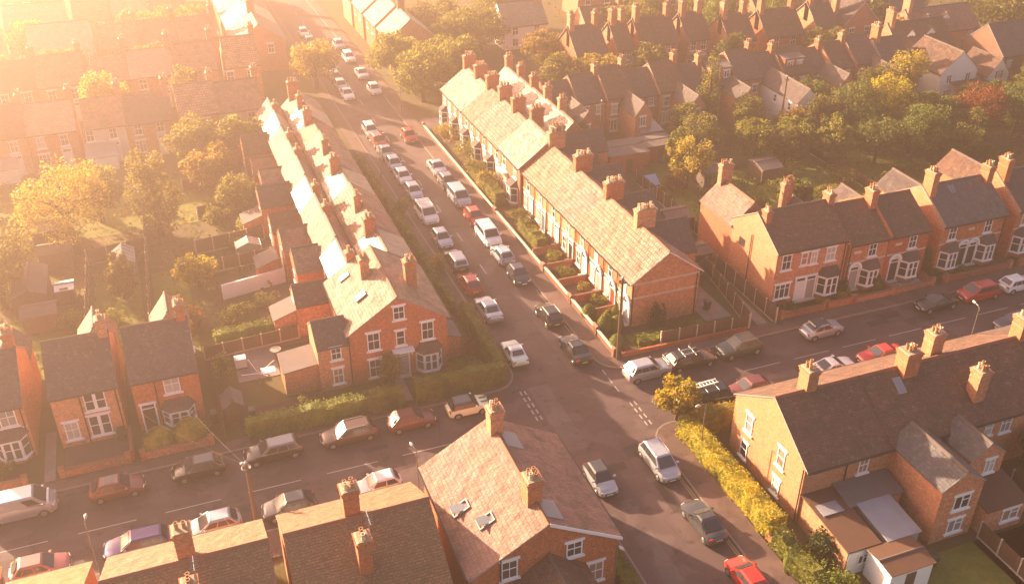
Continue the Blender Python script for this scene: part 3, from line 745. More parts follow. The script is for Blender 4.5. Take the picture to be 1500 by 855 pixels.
def hedge(label, path, w, h, leafmat='hedge', seed=1, dens=34, leaf=.17, name='hedge', taper=.12, wob=.10):
    """clipped hedge along a path of (x, y): a rough leafy skin over a solid twiggy core"""
    r=random.Random(seed); m=MB(); pts=[]
    for a,b in zip(path,path[1:]):
        A,B=Vector((*a,0)),Vector((*b,0)); L=(B-A).length; e=(B-A)/L; nrm=Vector((-e.y,e.x,0)); ns=max(2,int(L/.7))
        rings=[]; off=[]
        for k in range(ns+1):
            t=L*k/ns; c=A+e*t; g=G(c.y); dw=r.uniform(-wob,wob); dh=r.uniform(-wob,wob)*1.2; off.append((dw,dh))
            rings.append([(c-nrm*(w/2-.10+dw))+Vector((0,0,g-.1)),(c-nrm*(w/2-.10-taper+dw))+Vector((0,0,g+h-.1+dh)),(c+nrm*(w/2-.10-taper))+Vector((0,0,g+h-.1+dh)),(c+nrm*(w/2-.10))+Vector((0,0,g-.1))])
        m.rings(rings,0)
        for _ in range(int(L*(2*h+w)*dens)):
            t=r.uniform(-.02,1.02)*L; c=A+e*t; k=min(ns,max(0,int(t/L*ns))); dw,dh=off[k]; g=G(c.y)
            s=r.uniform(0,2*h+w)
            if s<h: o=-(w/2-taper*s/h+dw); z=s; d=-nrm+Vector((0,0,.2))
            elif s<h+w: o=(s-h-w/2)*(1-2*taper/w); z=h+dh; d=Vector((0,0,1))
            else: z=s-h-w; o=(w/2-taper*z/h); d=nrm+Vector((0,0,.2))
            z=max(.05,z+r.gauss(0,.05)); o+=r.gauss(0,.05)
            pts.append((c+nrm*o+Vector((0,0,g+z)),d))
        for s,c in ((-1,A),(1,B)):
            for _ in range(int(w*h*dens)):
                pts.append((c+e*s*r.uniform(0,.08)+nrm*r.uniform(-w/2,w/2)+Vector((0,0,G(c.y)+r.uniform(.05,h))),e*s))
    leaf_cloud(m,pts,leaf,r)
    o=m.build(name,LF[leafmat]); return tag(o,label,'hedge')
# ------------------------------------------------------------------ fences, walls, street furniture
def fence(label, x0,y0,x1,y1, h=1.7, post=1.83, name='garden_fence', concrete=True):
    L=math.hypot(x1-x0,y1-y0); a=math.atan2(y1-y0,x1-x0); n=max(1,round(L/post)); s=L/n
    root=thing(name,label,'fence',x0,y0,G(y0),a)
    root.rotation_euler=(0,-math.atan2(G(y1)-G(y0),L),a)
    p=MB()
    for k in range(n): p.box(k*s+.06,(k+1)*s-.06,-.025,.025,.15,h-.05)
    p.box(.06,L-.06,-.035,.035,h-.05,h)
    gb=MB(); gb.box(.06,L-.06,-.03,.03,-.3,.15)
    p.build('fence_panel',MT['wood'],root); gb.build('gravel_board',MT['concl'],root)
    pm=cached(('post',h,concrete),lambda:(lambda m:(m.box(-.06,.06,-.06,.06,-.4,h+.08),m)[1])(MB()).mesh('fence_post',[MT['concl' if concrete else 'poleW']]))
    for k in range(min(n+1,60)): link('fence_post',pm,root,(k*s,0,0))
    return root
def gwall(label, x0,y0,x1,y1,h=.9,brick='red',t=.22,cap=True,piers=True,name='garden_wall'):
    L=math.hypot(x1-x0,y1-y0); a=math.atan2(y1-y0,x1-x0)
    root=thing(name,label,'wall',x0,y0,G(y0),a); root.rotation_euler=(0,-math.atan2(G(y1)-G(y0),L),a)
    m=MB(); m.box(0,L,-t/2,t/2,-.4,h); m.build('brickwork',BR[brick],root)
    if cap:
        c=MB(); c.prism([(-t/2-.04,h),(t/2+.04,h),(t/2-.02,h+.09),(-t/2+.02,h+.09)],'x',-.03,L+.03); c.build('coping',MT['ridge'] if brick=='red' else MT['stone'],root)
    if piers:
        for xx in (0,L):
            p=MB(); p.box(xx-.2,xx+.2,-.2,.2,-.4,h+.25); p.prism([(-.24,h+.25),(.24,h+.25),(.0,h+.42)],'x',xx-.24,xx+.24,1)
            p.build('pier',[BR[brick],MT['ridge']],root)
    return root
def lamp(label, x,y,h,dirx,diry,arm=.9,name='street_lamp'):
    root=thing(name,label,'street lamp',x,y)
    m=MB(); m.tube([(0,0,-.3),(0,0,1.0),(0,0,1.05),(0,0,h-.05)],[.07,.065,.045,.04],8); m.build('pole',MT['lampg'],root,smooth=True,sharp=50)
    a=MB(); a.tube([(0,0,h-.1),(dirx*arm*.25,diry*arm*.25,h+.03),(dirx*arm*.6,diry*arm*.6,h+.06)],.035); a.build('arm',MT['lampg'],root)
    hd=MB(); hd.rings([[(.26*k*0+.0+q*s,w*t,z) for q,t in ((0,-1),(0,1))] for s,w,z in ((0,.1,0),)],cap=False) if 0 else None
    hm=MB(); n=10
    hm.rings([[(math.cos(6.283*k/n)*.27*s,math.sin(6.283*k/n)*.11*s,z) for k in range(n)] for s,z in ((.6,-.10),(1,-.04),(.95,.04),(.5,.10))])
    o=hm.build('lamp_head',MT['lens'],root,(dirx*arm*.85,diry*arm*.85,h+.07),smooth=True,sharp=60); o.rotation_euler=(0,0,math.atan2(diry,dirx))
    return root
def pole(label,x,y,h,steps=True,lampside=None):
    root=thing('utility_pole',label,'utility pole',x,y)
    m=MB(); m.tube([(0,0,-.5),(0,0,h*.5),(0,0,h)],[.15,.13,.10],9); m.build('pole',MT['poleW'],root,smooth=True,sharp=50)
    c=MB(); c.lathe([(.12,0),(.13,.05),(.03,.18)],(0,0,h),8); c.build('cap',MT['galv'],root)
    r=MB(); n=12; r.rings([[(math.cos(6.283*k/n)*q,math.sin(6.283*k/n)*q,h-.45+z) for k in range(n)] for q,z in ((.34,0),(.36,.05),(.30,.07),(.12,.02))]); r.build('insulator_ring',MT['iron'],root)
    if lampside:
        l=MB(); l.tube([(0,0,h-1.2),(lampside[0]*.6,lampside[1]*.6,h-.8),(lampside[0]*.9,lampside[1]*.9,h-.8)],.03); l.build('arm',MT['lampg'],root)
        q=MB(); q.lathe([(.08,.08),(.17,.0),(.14,-.10),(.04,-.14)],(lampside[0]*1.0,lampside[1]*1.0,h-.78),10); q.build('lamp_head',MT['lens'],root)
    return root
def wire(label,p,q,sag=.5):
    m=MB(); P=[Vector(p).lerp(Vector(q),t/8)-Vector((0,0,sag*4*(t/8)*(1-t/8))) for t in range(9)]
    m.tube(P,.007,4); return tag(m.build('telephone_wire',MT['iron']),label,'wire')
def shed(label,x0,x1,y0,y1,he,hr,axis='x',wall='woodg',roof='felt',name='garden_shed',door='S',mono=None,cat='shed'):
    root=thing(name,label,cat,x0,y0,G((y0+y1)/2)); w,d=x1-x0,y1-y0
    gable_solid('wall',0,w,0,d,he,hr,axis,MT[wall] if wall in MT else BR[wall],root,-.6)
    gable_roof('roof',0,w,0,d,he,hr,axis,MT[roof] if roof in MT else RF[roof],root,.15,.12,.05)
    m=MB(); m.box(-.4,.4,-.03,0,.05,1.85); o=m.build('door',MT['poleW'],root,(w/2,0,0))
    return root
def greenhouse(label,x0,x1,y0,y1,he,hr):
    root=thing('greenhouse',label,'greenhouse',x0,y0); w,d=x1-x0,y1-y0
    g=MB(); g.prism([(0,0),(w,0),(w,he),(w/2,hr),(0,he)],'y',0,d); g.build('glazing',MT['ghglass'],root)
    f=MB(); n=4
    for k in range(n+1):
        y=d*k/n; f.tube([(0,y,0),(0,y,he),(w/2,y,hr),(w,y,he),(w,y,0)],.035,4)
    for p in ((0,he),(w/2,hr),(w,he),(0,.1),(w,.1)): f.tube([(p[0],0,p[1]),(p[0],d,p[1])],.035,4)
    f.build('frame',MT['ghframe'],root); return root
def bin_(label,x,y,col='wheelie',rz=0):
    root=thing('wheelie_bin',label,'bin',x,y,None,rz)
    m=MB(); m.rings([[(-.2,-.22,.08),(.2,-.22,.08),(.2,.22,.08),(-.2,.22,.08)],[(-.28,-.3,1.0),(.28,-.3,1.0),(.28,.3,1.0),(-.28,.3,1.0)]]); m.build('body',MT[col],root)
    l=MB(); l.rings([[(-.31,-.33,1.0),(.31,-.33,1.0),(.31,.33,1.0),(-.31,.33,1.0)],[(-.24,-.26,1.09),(.24,-.26,1.07),(.24,.3,1.09),(-.24,.3,1.09)]]); l.build('lid',MT[col],root)
    for s in (-1,1):
        w=MB(); w.cylx((s*.22,0,.1),.1,-.03,.03,10,'x'); w.v=[(v[0]+s*.22,v[1]+.24,v[2]) for v in w.v]; w.build('wheel',MT['rubber'],root)
    return root
# ------------------------------------------------------------------ ground, roads, pavements
def sheet(name, mat, polys, dz, kind='structure'):
    """flat sheets following the ground; polys: lists of (x, y) split at y = 70 where needed"""
    m=MB()
    for p in polys: m.poly([(x,y,G(y)+dz) for x,y in p])
    return struct(m.build(name,mat),kind)
def rect(x0,x1,y0,y1):
    out=[]; ys=[y0]+[b for b in (70,250) if y0<b<y1]+[y1]
    for a,b in zip(ys,ys[1:]): out.append([(x0,a),(x1,a),(x1,b),(x0,b)])
    return out
GM=dict(
 terrain=M_ground('garden_earth',[(.085,.075,.026),(.11,.08,.038),(.07,.085,.02),(.13,.09,.048)],.35),
 lawn=M_ground('lawn_grass',[(.12,.13,.024),(.17,.165,.034),(.09,.095,.02)],1.2,bstr=.8),
 soil=M_ground('bed_soil',[(.07,.042,.025),(.10,.065,.04),(.05,.05,.018)],1.6),
 road=M_asphalt('asphalt',(.098,.063,.060),(1,.25,1),(.118,.08,.075)), road2=M_asphalt('asphalt_side',(.088,.057,.055),(.25,1,1),(.108,.075,.07)),
 pave=M_asphalt('pavement_tarmac',(.115,.070,.058)), kerb=M_plain('kerb_stone',(.21,.16,.13),.85,var=.25), paintw=M_plain('road_paint',(.36,.32,.29),.7,var=.2,nscale=6), painty=M_plain('road_paint_yellow',(.36,.24,.10),.75,var=.2,nscale=6),
 slab=M_slabs('paving_slabs',(.27,.21,.185)), slabd=M_slabs('paving_bricks',(.17,.10,.08),.3), patch=M_asphalt('asphalt_patch',(.055,.042,.038)), patch2=M_asphalt('asphalt_trench',(.112,.082,.076)), stain=M_asphalt('oil_stain',(.05,.036,.033)), iron=M_plain('drain_iron',(.06,.045,.04),.6))
sheet('ground',GM['terrain'],rect(-450,520,-160,720),-.06)
WK,EK,NL,NR,SL,SR = 25.0,32.5,64.2,63.4,54.6,55.3      # kerb lines
sheet('road',GM['road2'],[[(-160,SL-.4),(28,SL-.4),(28,NL+.4),(-160,NL+.4)],[(28,SL-.4),(260,SR-.4),(260,NR+.4),(28,NL+.4)]],0.0)
sheet('road',GM['road'],rect(WK-.4,EK+.4,-80,SL-.4)+rect(WK-.4,EK+.4,NL+.4,300),-.004)
sheet('road',GM['road2'],[[(21.5,NL+.3),(25.2,NL+.3),(25.2,68.5),(21.5,68.5)],[(32.3,NR),(36,NR),(36,67.5),(32.3,67.5)],[(32.3,51),(36,51),(36,SR),(32.3,SR)],[(22,51),(25.2,51),(25.2,SL),(22,SL)]],-.009)
def arc(cx,cy,r,a0,a1,n=8): return [(cx+r*math.cos(R(a0+(a1-a0)*k/n)),cy+r*math.sin(R(a0+(a1-a0)*k/n))) for k in range(n+1)]
def pavement(outer, inner):
    """a raised footway between the kerb line and the inner line, with its kerb stones"""
    m=MB(); k=MB()
    n=len(outer)
    for a in range(n-1):
        o0,o1,i0,i1=outer[a],outer[a+1],inner[a],inner[a+1]
        def sh(o,i): 
            d=Vector((i[0]-o[0],i[1]-o[1])); d=d/max(d.length,1e-6)*.16; return (o[0]+d.x,o[1]+d.y)
        s0,s1=sh(o0,i0),sh(o1,i1); g=lambda p,z:(p[0],p[1],G(p[1])+z)
        m.poly([g(s0,.115),g(s1,.115),g(i1,.12),g(i0,.12)])
        k.poly([g(o0,-.03),g(o1,-.03),g(o1,.125),g(o0,.125)]); k.poly([g(o0,.125),g(o1,.125),g(s1,.125),g(s0,.125)])
    struct(m.build('pavement',GM['pave'],fix=False)); struct(k.build('kerb',GM['kerb']))
A1=arc(22.6,66.6,2.4,-90,0); pavement([(-160,NL),(-30,NL),(22.6,NL)]+A1+[(WK,70),(WK,250),(WK,300)],[(-160,65.6),(-30,65.6),(22.6,65.6)]+[(23.4,65.9)]*9+[(23.4,70),(23.4,250),(23.4,300)])
A2=arc(34.9,65.8,2.4,180,270); pavement([(EK,300),(EK,250),(EK,70)]+A2+[(34.9,NR),(110,NR),(260,NR)],[(34.35,300),(34.35,250),(34.35,70)]+[(34.35,65.3)]*9+[(34.9,65.2),(110,65.2),(260,65.2)])
A3=arc(34.6,53.2,2.1,90,180); pavement([(260,SR),(110,SR),(34.6,SR)]+A3+[(EK,0),(EK,-80)],[(260,53.4),(110,53.4),(36.4,53.4)]+[(34.7,53.2)]*9+[(34.5,0),(34.5,-80)])
A4=arc(22.8,52.4,2.2,0,90); pavement([(WK,-80),(WK,0)]+A4+[(22.8,SL),(-30,SL),(-160,SL)],[(22.95,-80),(22.95,0)]+[(22.9,51.9)]*9+[(22.8,51.8),(-30,51.8),(-160,51.8)])
# painted lines
def dashes(mat,segs,dz=.005):
    m=MB()
    for x0,x1,y0,y1 in segs:
        for p in rect(x0,x1,y0,y1): m.poly([(x,y,G(y)+dz) for x,y in p])
    return struct(m.build('road_marking',mat))
dashes(GM['paintw'],[(x,x+4,59.1,59.19) for x in range(-41,21,6)]+[(38.4,41.4,59.3,59.39)]+[(44.3+k*5.2,48.0+k*5.2,59.35,59.44) for k in range(0,18)])
dashes(GM['paintw'],[(x,x+.12,y,y+.55) for x in (24.55,24.95) for y in (59.4,60.3,61.2,62.1,63.0)]+[(x,x+.12,y,y+.55) for x in (32.75,33.15) for y in (55.7,56.6,57.5,58.4)]+[(32.55,32.65,y,y+.8) for y in (60.6,61.9,63.2)])
dashes(GM['paintw'],[(28.7,28.82,y,y+2.2) for y in range(84,240,8)])
dashes(GM['painty'],[(EK-.22,EK-.14,36,52.6),(EK-.40,EK-.32,36,52.6),(EK-.22,EK-.14,66.5,79)])
dashes(GM['patch'],[(29.6,31.6,52.6,53.9),(-3,1.4,57.1,58.0),(30,31,46,49.5),(48.6,50.4,57.6,58.3),(10.2,12.2,60.4,61.0),(63,66,60.2,61.2)],.003)
dashes(GM['patch2'],[(25.4,27.2,54.9,63.8),(20,24.8,58.0,58.9),(33.4,39,60.4,61.2),(28.2,29.3,88,104),(29.8,30.6,64.6,80),(-22,-14,58.2,59.0),(44,58,57.4,58.1),(26.2,27.6,30,45)],.0025)
dashes(GM['stain'],[(x-1.2,x+1.0,y-.5,y+.4) for x,y in ((-8,62.3),(3.2,62.4),(9.2,62.3),(14.5,62.3),(19.4,62.3),(35.5,61.6),(45,61.8),(54,61.6),(67,61.7),(-7,56.2),(3.4,56.2),(42,56.4),(60.5,61.7),(62.4,62.4),(28,52))],.0045)
dashes(GM['iron'],[(5.8,6.5,60.6,61.25),(-6.2,-5.5,58.4,59.0),(29.1,29.7,70.5,71.1),(27.4,28.0,47.6,48.2),(60.2,60.8,58.0,58.6)],.006)
# gardens as ground: lawns, beds, paths
sheet('lawn',GM['lawn'],rect(-3.9,-.4,79,97)+rect(-9.5,-5,80,99)+rect(20.3,23.2,65.9,69.4)+rect(36.9,45,64.9,68.2)+rect(54.3,58.6,79,99)+rect(40,60,22,36)+rect(48.5,56,26,36)+rect(56.5,70,25,41)+rect(61,64.8,65.4,67.2)+rect(72,75,65.5,66.9)+rect(62,90,84,98),-.02)
sheet('lawn',GM['lawn'],rect(56,66,98,109)+rect(90,110,98,108)+rect(116,150,96,108)+rect(-20,-11,80,92)+rect(60,120,140,165)+rect(-40,10,108,122),-.03)
sheet('flower_bed',GM['soil'],rect(1.5,9,66,69.4)+rect(34.6,37.8,65.4,69.5)+rect(52,56.4,65.4,67.2)+rect(12,23.3,76,110)+rect(-17.5,-14.5,65.8,69.3)+rect(34.6,37.6,76,128),-.025)
sheet('path',GM['slab'],rect(14.95,15.75,65.6,69.4)+rect(45.2,48.0,67.6,73.6)+rect(49.5,50.6,64.9,75.8)+rect(90,91.2,80,96)+rect(86.4,92,96,97)+rect(2.2,5.8,73.5,78.5)+rect(-13.4,-12.6,65.6,72),-.012)
sheet('patio',GM['slabd'],rect(-11.9,-7.2,65.8,69.5)+rect(-6.1,-1.1,65.8,69.5)+rect(35,37.8,74.6,79)+rect(76,79.6,65.5,67.2)+rect(5.5,12,78,120),-.016)
sheet('gravel',MT['gravel'],rect(65.6,69.6,65.6,67.3),-.008)
sheet('road',GM['road2'],[[(30,126.6),(200,126.6),(200,131.4),(30,131.4)]],.0)

# ------------------------------------------------------------------ houses round the crossroads
W='win'
# A: the gabled corner house with the bay window
A=house('corner_house','orange brick corner house with bay window and gable over the clipped hedge',11.5,20.1,69.5,79.0,5.25,8.1,'y','orange','beige',
 [('S',W,15.87,5.95,1.0,1.3,'four'),('S',W,13.52,3.35,1.1,1.75,'four'),('S',W,15.87,3.3,.8,1.5,'sash'),('S',W,18.3,3.35,1.1,1.8,'four'),('S',W,13.5,.55,1.1,1.85,'four'),
  ('S','door',15.97,'doorG','flat'),('S','bay',18.3,.5,2.3,1.75,'brown'),('S',W,10.26,3.1,.9,1.2,'four',{'plane':69.6}),('S',W,10.26,.6,.9,1.6,'four',{'plane':69.6}),('S','pipe',11.4,0,5),('E',W,73,3.3,1.0,1.6,'sash'),('E',W,76.5,.7,1.0,1.6,'sash')],
 [(14.4,75.6,9.0,4,.8,1.0),(18.0,73.4,9.2,4,1.0,.8)],verge=None,ridget='ridge')
wing(A,8.7,11.5,69.6,73.8,4.4,5.9,'x','slate',oe=.15)
leanto(A,5.8,8.7,70.0,73.0,2.45,2.75,'E',roof='felt',name='annexe')
leanto(A,20.1,21.6,70.6,73.2,2.1,2.6,'W',roof='felt',name='side_porch')
skylight(A,13.4,73.0,6.60,.66,'W'); skylight(A,12.9,77.4,6.2,.66,'W')
# B: terrace up the west side of the avenue
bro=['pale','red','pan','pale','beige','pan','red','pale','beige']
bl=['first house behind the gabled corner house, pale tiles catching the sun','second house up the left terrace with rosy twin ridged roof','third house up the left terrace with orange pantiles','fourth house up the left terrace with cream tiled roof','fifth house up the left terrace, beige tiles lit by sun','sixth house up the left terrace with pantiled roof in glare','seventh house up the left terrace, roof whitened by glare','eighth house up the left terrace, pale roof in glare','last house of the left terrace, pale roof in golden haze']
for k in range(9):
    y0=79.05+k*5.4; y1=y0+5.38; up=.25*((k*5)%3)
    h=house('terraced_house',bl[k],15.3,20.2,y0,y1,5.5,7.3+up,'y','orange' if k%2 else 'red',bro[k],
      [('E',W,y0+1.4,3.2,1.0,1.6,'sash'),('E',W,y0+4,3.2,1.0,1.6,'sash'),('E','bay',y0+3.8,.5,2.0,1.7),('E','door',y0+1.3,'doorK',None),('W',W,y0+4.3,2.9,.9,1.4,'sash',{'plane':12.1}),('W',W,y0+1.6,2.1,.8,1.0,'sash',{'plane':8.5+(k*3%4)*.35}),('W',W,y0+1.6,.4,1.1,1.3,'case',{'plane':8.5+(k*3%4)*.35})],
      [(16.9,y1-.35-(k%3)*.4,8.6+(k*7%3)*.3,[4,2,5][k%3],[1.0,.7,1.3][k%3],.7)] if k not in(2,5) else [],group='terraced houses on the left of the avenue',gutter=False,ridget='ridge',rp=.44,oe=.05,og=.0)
    wing(h,12.1,15.25,y0,y1,5.1,6.75+up*.6,'y',bro[k],'back_range',oe=.2,og=.0)
    wing(h,8.5+(k*3%4)*.35,12.1,y0+.02,y0+3.2+(k%3)*.5,3.3+(k*5%3)*.3,4.7+(k*5%3)*.45,'x',['slate','brown','red','beige'][k*3%4])
    if k%2==0: leanto(h,6.4,8.5,y0+.3,y0+2.8,2.1,2.8,'E',roof='felt')
    if k%3!=1: chimney(h,13.9,y0+.4,7.9,2,.7,.7,base=5)
# C: detached row on the left of the side road
C1=house('brick_house','narrow orange brick house with paired white windows and no front door',-12.05,-7.1,69.5,77.4,5.1,7.65,'x','orange','slate',
 [('S',W,-8.9,3.15,1.6,1.65,'twin'),('S',W,-8.95,.65,1.6,1.95,'twin'),('S',W,-11.05,.75,1.05,1.7,'sash'),('S','pipe',-9.95,0,5),('S','pipe',-7.3,0,5)],
 [(-7.5,73.4,9.0,3,.7,.95)],group='brick houses with slate roofs on the left',ridget='ridged')
wing(C1,-10.0,-7.1,77.4,80.8,4.0,5.8,'y','red')
C2=house('brick_house','orange brick house with dark front door and bay behind a clipped golden bush',-6.1,-1.0,69.5,77.4,5.05,7.6,'x','orange','slate',
 [('S',W,-3.08,3.25,1.25,1.6,'blind'),('S','door',-5.2,'doorK',None),('S','bay',-2.95,.55,2.5,1.25,'slate'),('S','pipe',-4.35,0,5),('E',W,75,3.4,.7,1.1,'sash')],
 [(-1.45,73.6,9.0,4,.7,1.0)],group='brick houses with slate roofs on the left')
wing(C2,-4.0,-1.0,77.4,80.8,4.1,6.0,'y','red')
C0=house('brick_house','brick house at the left edge with big canted bay window',-19.2,-13.95,69.5,77.4,5.1,7.7,'x','orange','slate',
 [('S',W,-15.2,3.25,1.2,1.6,'sash'),('S','bay',-15.4,.5,2.4,1.8,'slate'),('S','door',-17.9,'doorK',None),('S','pipe',-14.2,0,5),('S','band',-19.1,-14.0,2.95)],
 [(-14.35,73.9,9.0,4,.7,1.0)],group='brick houses with slate roofs on the left')
wing(C0,-17.0,-14.0,77.4,80.6,4.0,5.8,'y','slate')
# D: long terrace on the east side of the avenue
dy=[69.3,72.3,75.35,78.8,82.25,86.05,89.9,93.6,97.35]
dl=['end house of the long pantiled terrace with zigzag banded gable','second house of the long terrace with arched white door','third house of the long terrace beside the first ridge chimney','fourth house of the long terrace with orange pantiles','fifth house of the long terrace, past the second chimney','sixth house of the long terrace with sunlit pantiles','seventh house of the long terrace, past the third chimney','eighth house of the long terrace beside the white roof']
for k in range(8):
    y0,y1=dy[k],dy[k+1]-.02; c=(y0+y1)/2; w=y1-y0
    fe=[('W',W,c+.0,3.05,.85,1.5,'sash'),('W',W,y0+w*.70,.65,.95,1.65,'four'),('W','door',y0+w*.24,['doorW','doorR','doorG','doorW','doorK','doorW','doorB','doorW'][k],'arch' if k<4 else None),('E',W,c,3.0,.8,1.3,'sash'),('W','pipe',y1-.1,0,4.8),('W','band',y0,y1,2.85)]
    if k==0: fe+=[('S','dentil',37.95,44.95,4.55),('S','dentil',37.95,44.95,3.05),('S','pipe',44.7,0,4.6),('S','pipe',38.0,0,4.6)]
    h=house('terraced_house',dl[k],37.9,45.0,y0,y1,4.85,7.45,'y','orange','pan',fe,[(42.0,y1,9.0,8,2.0,.75,None,'potc')] if k%2==1 else [],group='terraced houses on the right of the avenue',verge='w' if k==0 else None,og=.22 if k==0 else .0,ridget='ridge')
    if k%2==1: wing(h,42.2,46.6,y1-2.45,y1+2.4,4.8,7.3,'x','slate')
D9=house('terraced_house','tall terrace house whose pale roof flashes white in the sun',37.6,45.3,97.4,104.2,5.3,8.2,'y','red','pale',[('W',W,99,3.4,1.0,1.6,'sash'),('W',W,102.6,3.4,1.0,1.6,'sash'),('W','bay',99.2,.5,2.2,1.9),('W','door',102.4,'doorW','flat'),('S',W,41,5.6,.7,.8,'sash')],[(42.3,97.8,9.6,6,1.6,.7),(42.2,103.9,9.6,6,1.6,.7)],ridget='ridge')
wing(D9,43.5,50,100,104,4.6,6.6,'x','slate'); skylight(D9,44.0,101,6.4,.75,'E')
dl2=['bay fronted terrace house just past the flashing white roof','middle bay fronted terrace house with warm pale tiles','third bay fronted terrace house behind roadside bushes','fourth bay fronted terrace house in orange haze','far end house of the right terrace, roof gleaming']
for k in range(5):
    y0=104.25+k*4.8; y1=y0+4.78
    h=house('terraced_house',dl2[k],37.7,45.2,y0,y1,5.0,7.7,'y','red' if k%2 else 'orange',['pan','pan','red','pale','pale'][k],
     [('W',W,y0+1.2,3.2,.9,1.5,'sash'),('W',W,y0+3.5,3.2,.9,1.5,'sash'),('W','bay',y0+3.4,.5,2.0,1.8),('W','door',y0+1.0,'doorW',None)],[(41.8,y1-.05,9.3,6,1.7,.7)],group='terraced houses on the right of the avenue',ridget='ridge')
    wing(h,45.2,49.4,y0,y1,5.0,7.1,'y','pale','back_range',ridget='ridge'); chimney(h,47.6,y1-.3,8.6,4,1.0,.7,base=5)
# E: row on the right of the side road
E1=house('brick_house','wide brick house with lit side wall, dark tiled roof and two white doors',52.0,60.0,67.3,75.2,5.9,8.3,'x','red','brown',
 [('S',W,53.15,3.9,1.05,1.65,'sash'),('S',W,55.15,4.05,.75,1.35,'sash'),('S',W,56.25,4.0,.75,1.35,'blind'),('S',W,58.15,3.95,1.1,1.5,'blind'),('S','bay',58.3,.55,2.4,1.9,'slate'),('S','door',55.15,'doorW',None),('S','door',56.35,'doorG',None),('S',W,53.15,.75,1.7,1.6,'three'),('W','dwin',73.2,3.8,.9,.75),('W','pipe',71.6,0,5.8),('S','pipe',59.7,0,5.8)],
 [(52.45,70.4,8.9,3,.6,.8),(60.0,71.2,9.1,3,.7,1.0)],z=.3,oe=.2)
wing(E1,52.0,56.6,75.2,81.4,5.0,7.1,'y','red',ridget='ridge'); chimney(E1,54.3,81.0,8.9,5,1.3,.7,base=4); chimney(E1,58.6,76.4,8.0,2,.6,.6,base=4)
leanto(E1,56.6,60,75.2,79.0,2.3,3.2,'S',roof='felt')
def parapet(h,x,t=.26,up=.38):
    m=MB(); hm=h.d/2; s=(h.ridge-h.eave)/hm
    m.prism([(-.25,h.eave-.5),(h.d+.25,h.eave-.5),(h.d+.25,h.eave+up-.25*s),(hm,h.ridge+up),(-.25,h.eave+up-.25*s)],'x',x-h.x0,x-h.x0+t); m.build('parapet',BR['orange'],h.root)
E2=house('brick_house','small brick house with arched pale door beside a bay window',60.35,64.95,67.3,75.2,5.3,7.7,'x','red','brown',
 [('S',W,63.15,3.5,.95,1.4,'sash'),('S','door',61.35,'doorG','arch'),('S','bay',63.2,.55,2.2,1.75,'slate'),('S','plaque',61.4,4.25),('S','band',60.4,64.9,3.15),('S','pipe',60.5,0,5.2)],[(64.7,70.6,9.0,4,.8,1.1)],z=.25,group='matching brick houses with arched doors and bays')
E3=house('brick_house','small brick house with arched black door and white gravel front yard',65.0,69.9,67.3,75.2,5.3,7.7,'x','red','brown',
 [('S',W,68.0,3.5,.95,1.4,'sash'),('S','door',66.2,'doorK','arch'),('S','bay',68.05,.55,2.3,1.75,'slate'),('S','band',65.1,69.85,3.15),('S','plaque',66.3,4.25)],[],z=.22,group='matching brick houses with arched doors and bays')
parapet(E3,64.9); parapet(E1,59.85,.2,.12)
E4=house('brick_house','pair of brick homes with twin arched dark doors under grey slates',71.5,79.7,67.3,75.2,5.3,7.9,'x','orange','grey',
 [('S',W,72.95,3.5,.95,1.45,'sash'),('S',W,77.5,3.5,.95,1.45,'sash'),('S','bay',73.0,.55,2.2,1.8,'slate'),('S','bay',77.8,.55,2.2,1.8,'slate'),('S','door',74.75,'doorK','arch'),('S','door',76.0,'doorK','arch'),('S','plaque',75.35,4.3),('S','band',71.55,79.6,3.15),('S','pipe',79.5,0,5.2)],[(71.9,70.6,9.8,4,.75,1.3),(79.35,70.8,9.2,4,.75,1.1)],z=.2)
parapet(E4,71.45,.22,.2); skylight(E4,74.6,70.4,7.33,.66,'S',.55,.9)
wing(E4,73.5,77.5,75.2,80,3.9,5.5,'y','slate')
E5=house('brick_house','brick house at the right edge with white bay and tall paired chimney',81.1,89.2,67.3,75.2,5.3,7.9,'x','orange','slate',
 [('S',W,82.4,3.5,.95,1.45,'sash'),('S',W,87.5,3.5,.95,1.45,'sash'),('S','bay',82.5,.55,2.2,1.8,'slate'),('S','bay',87.6,.55,2.2,1.8,'slate'),('S','door',84.5,'doorK','arch'),('S','band',81.2,89.1,3.15)],[(81.5,70.7,9.7,4,.75,1.3)],z=.2)
parapet(E5,81.05,.22,.2)
wing(E5,82.5,86.5,75.2,81,4.2,6.0,'y','brown')
E3b=wing(E3,66.6,69.9,75.2,79.4,3.6,5.1,'y','slate'); E2b=wing(E2,60.4,63.2,75.2,79.4,3.5,4.9,'y','slate'); chimney(E2,61.0,79.0,6.9,3,.8,.6,base=3)
# F: corner house below, seen from above
F=house('corner_house','corner house with rosy clay tiled roof and two open skylights',12.75,22.7,40.9,51.7,5.0,7.85,'y','orange','red',
 [('S',W,15.2,4.1,1.1,1.55,'four'),('S',W,19.6,4.45,1.1,1.25,'four'),('S',W,21.2,1.6,1.1,1.7,'four'),('S','pipe',14.6,0,6.0),('N',W,15,3.2,1.0,1.6,'sash'),('N',W,20,3.2,1.0,1.6,'sash'),('N','door',17.7,'doorK',None),('E',W,44,3.2,1.0,1.6,'sash'),('E',W,49,3.2,1.0,1.6,'sash'),('W','band',41.0,51.6,4.72)],
 [(17.75,50.6,9.7,4,.95,1.0),(17.65,43.4,9.6,4,1.0,1.15)],og=.18,ridget='ridge')
bb=MB(); bb.prism([(17.8-12.75,7.80),(22.9-12.75,4.87),(22.9-12.75,5.12),(17.8-12.75,8.06)],'y',-.24,-.19); bb.build('bargeboard',MT['white'],F.root)
wing(F,15.4,20.3,33.5,40.9,3.5,5.2,'y','brown')
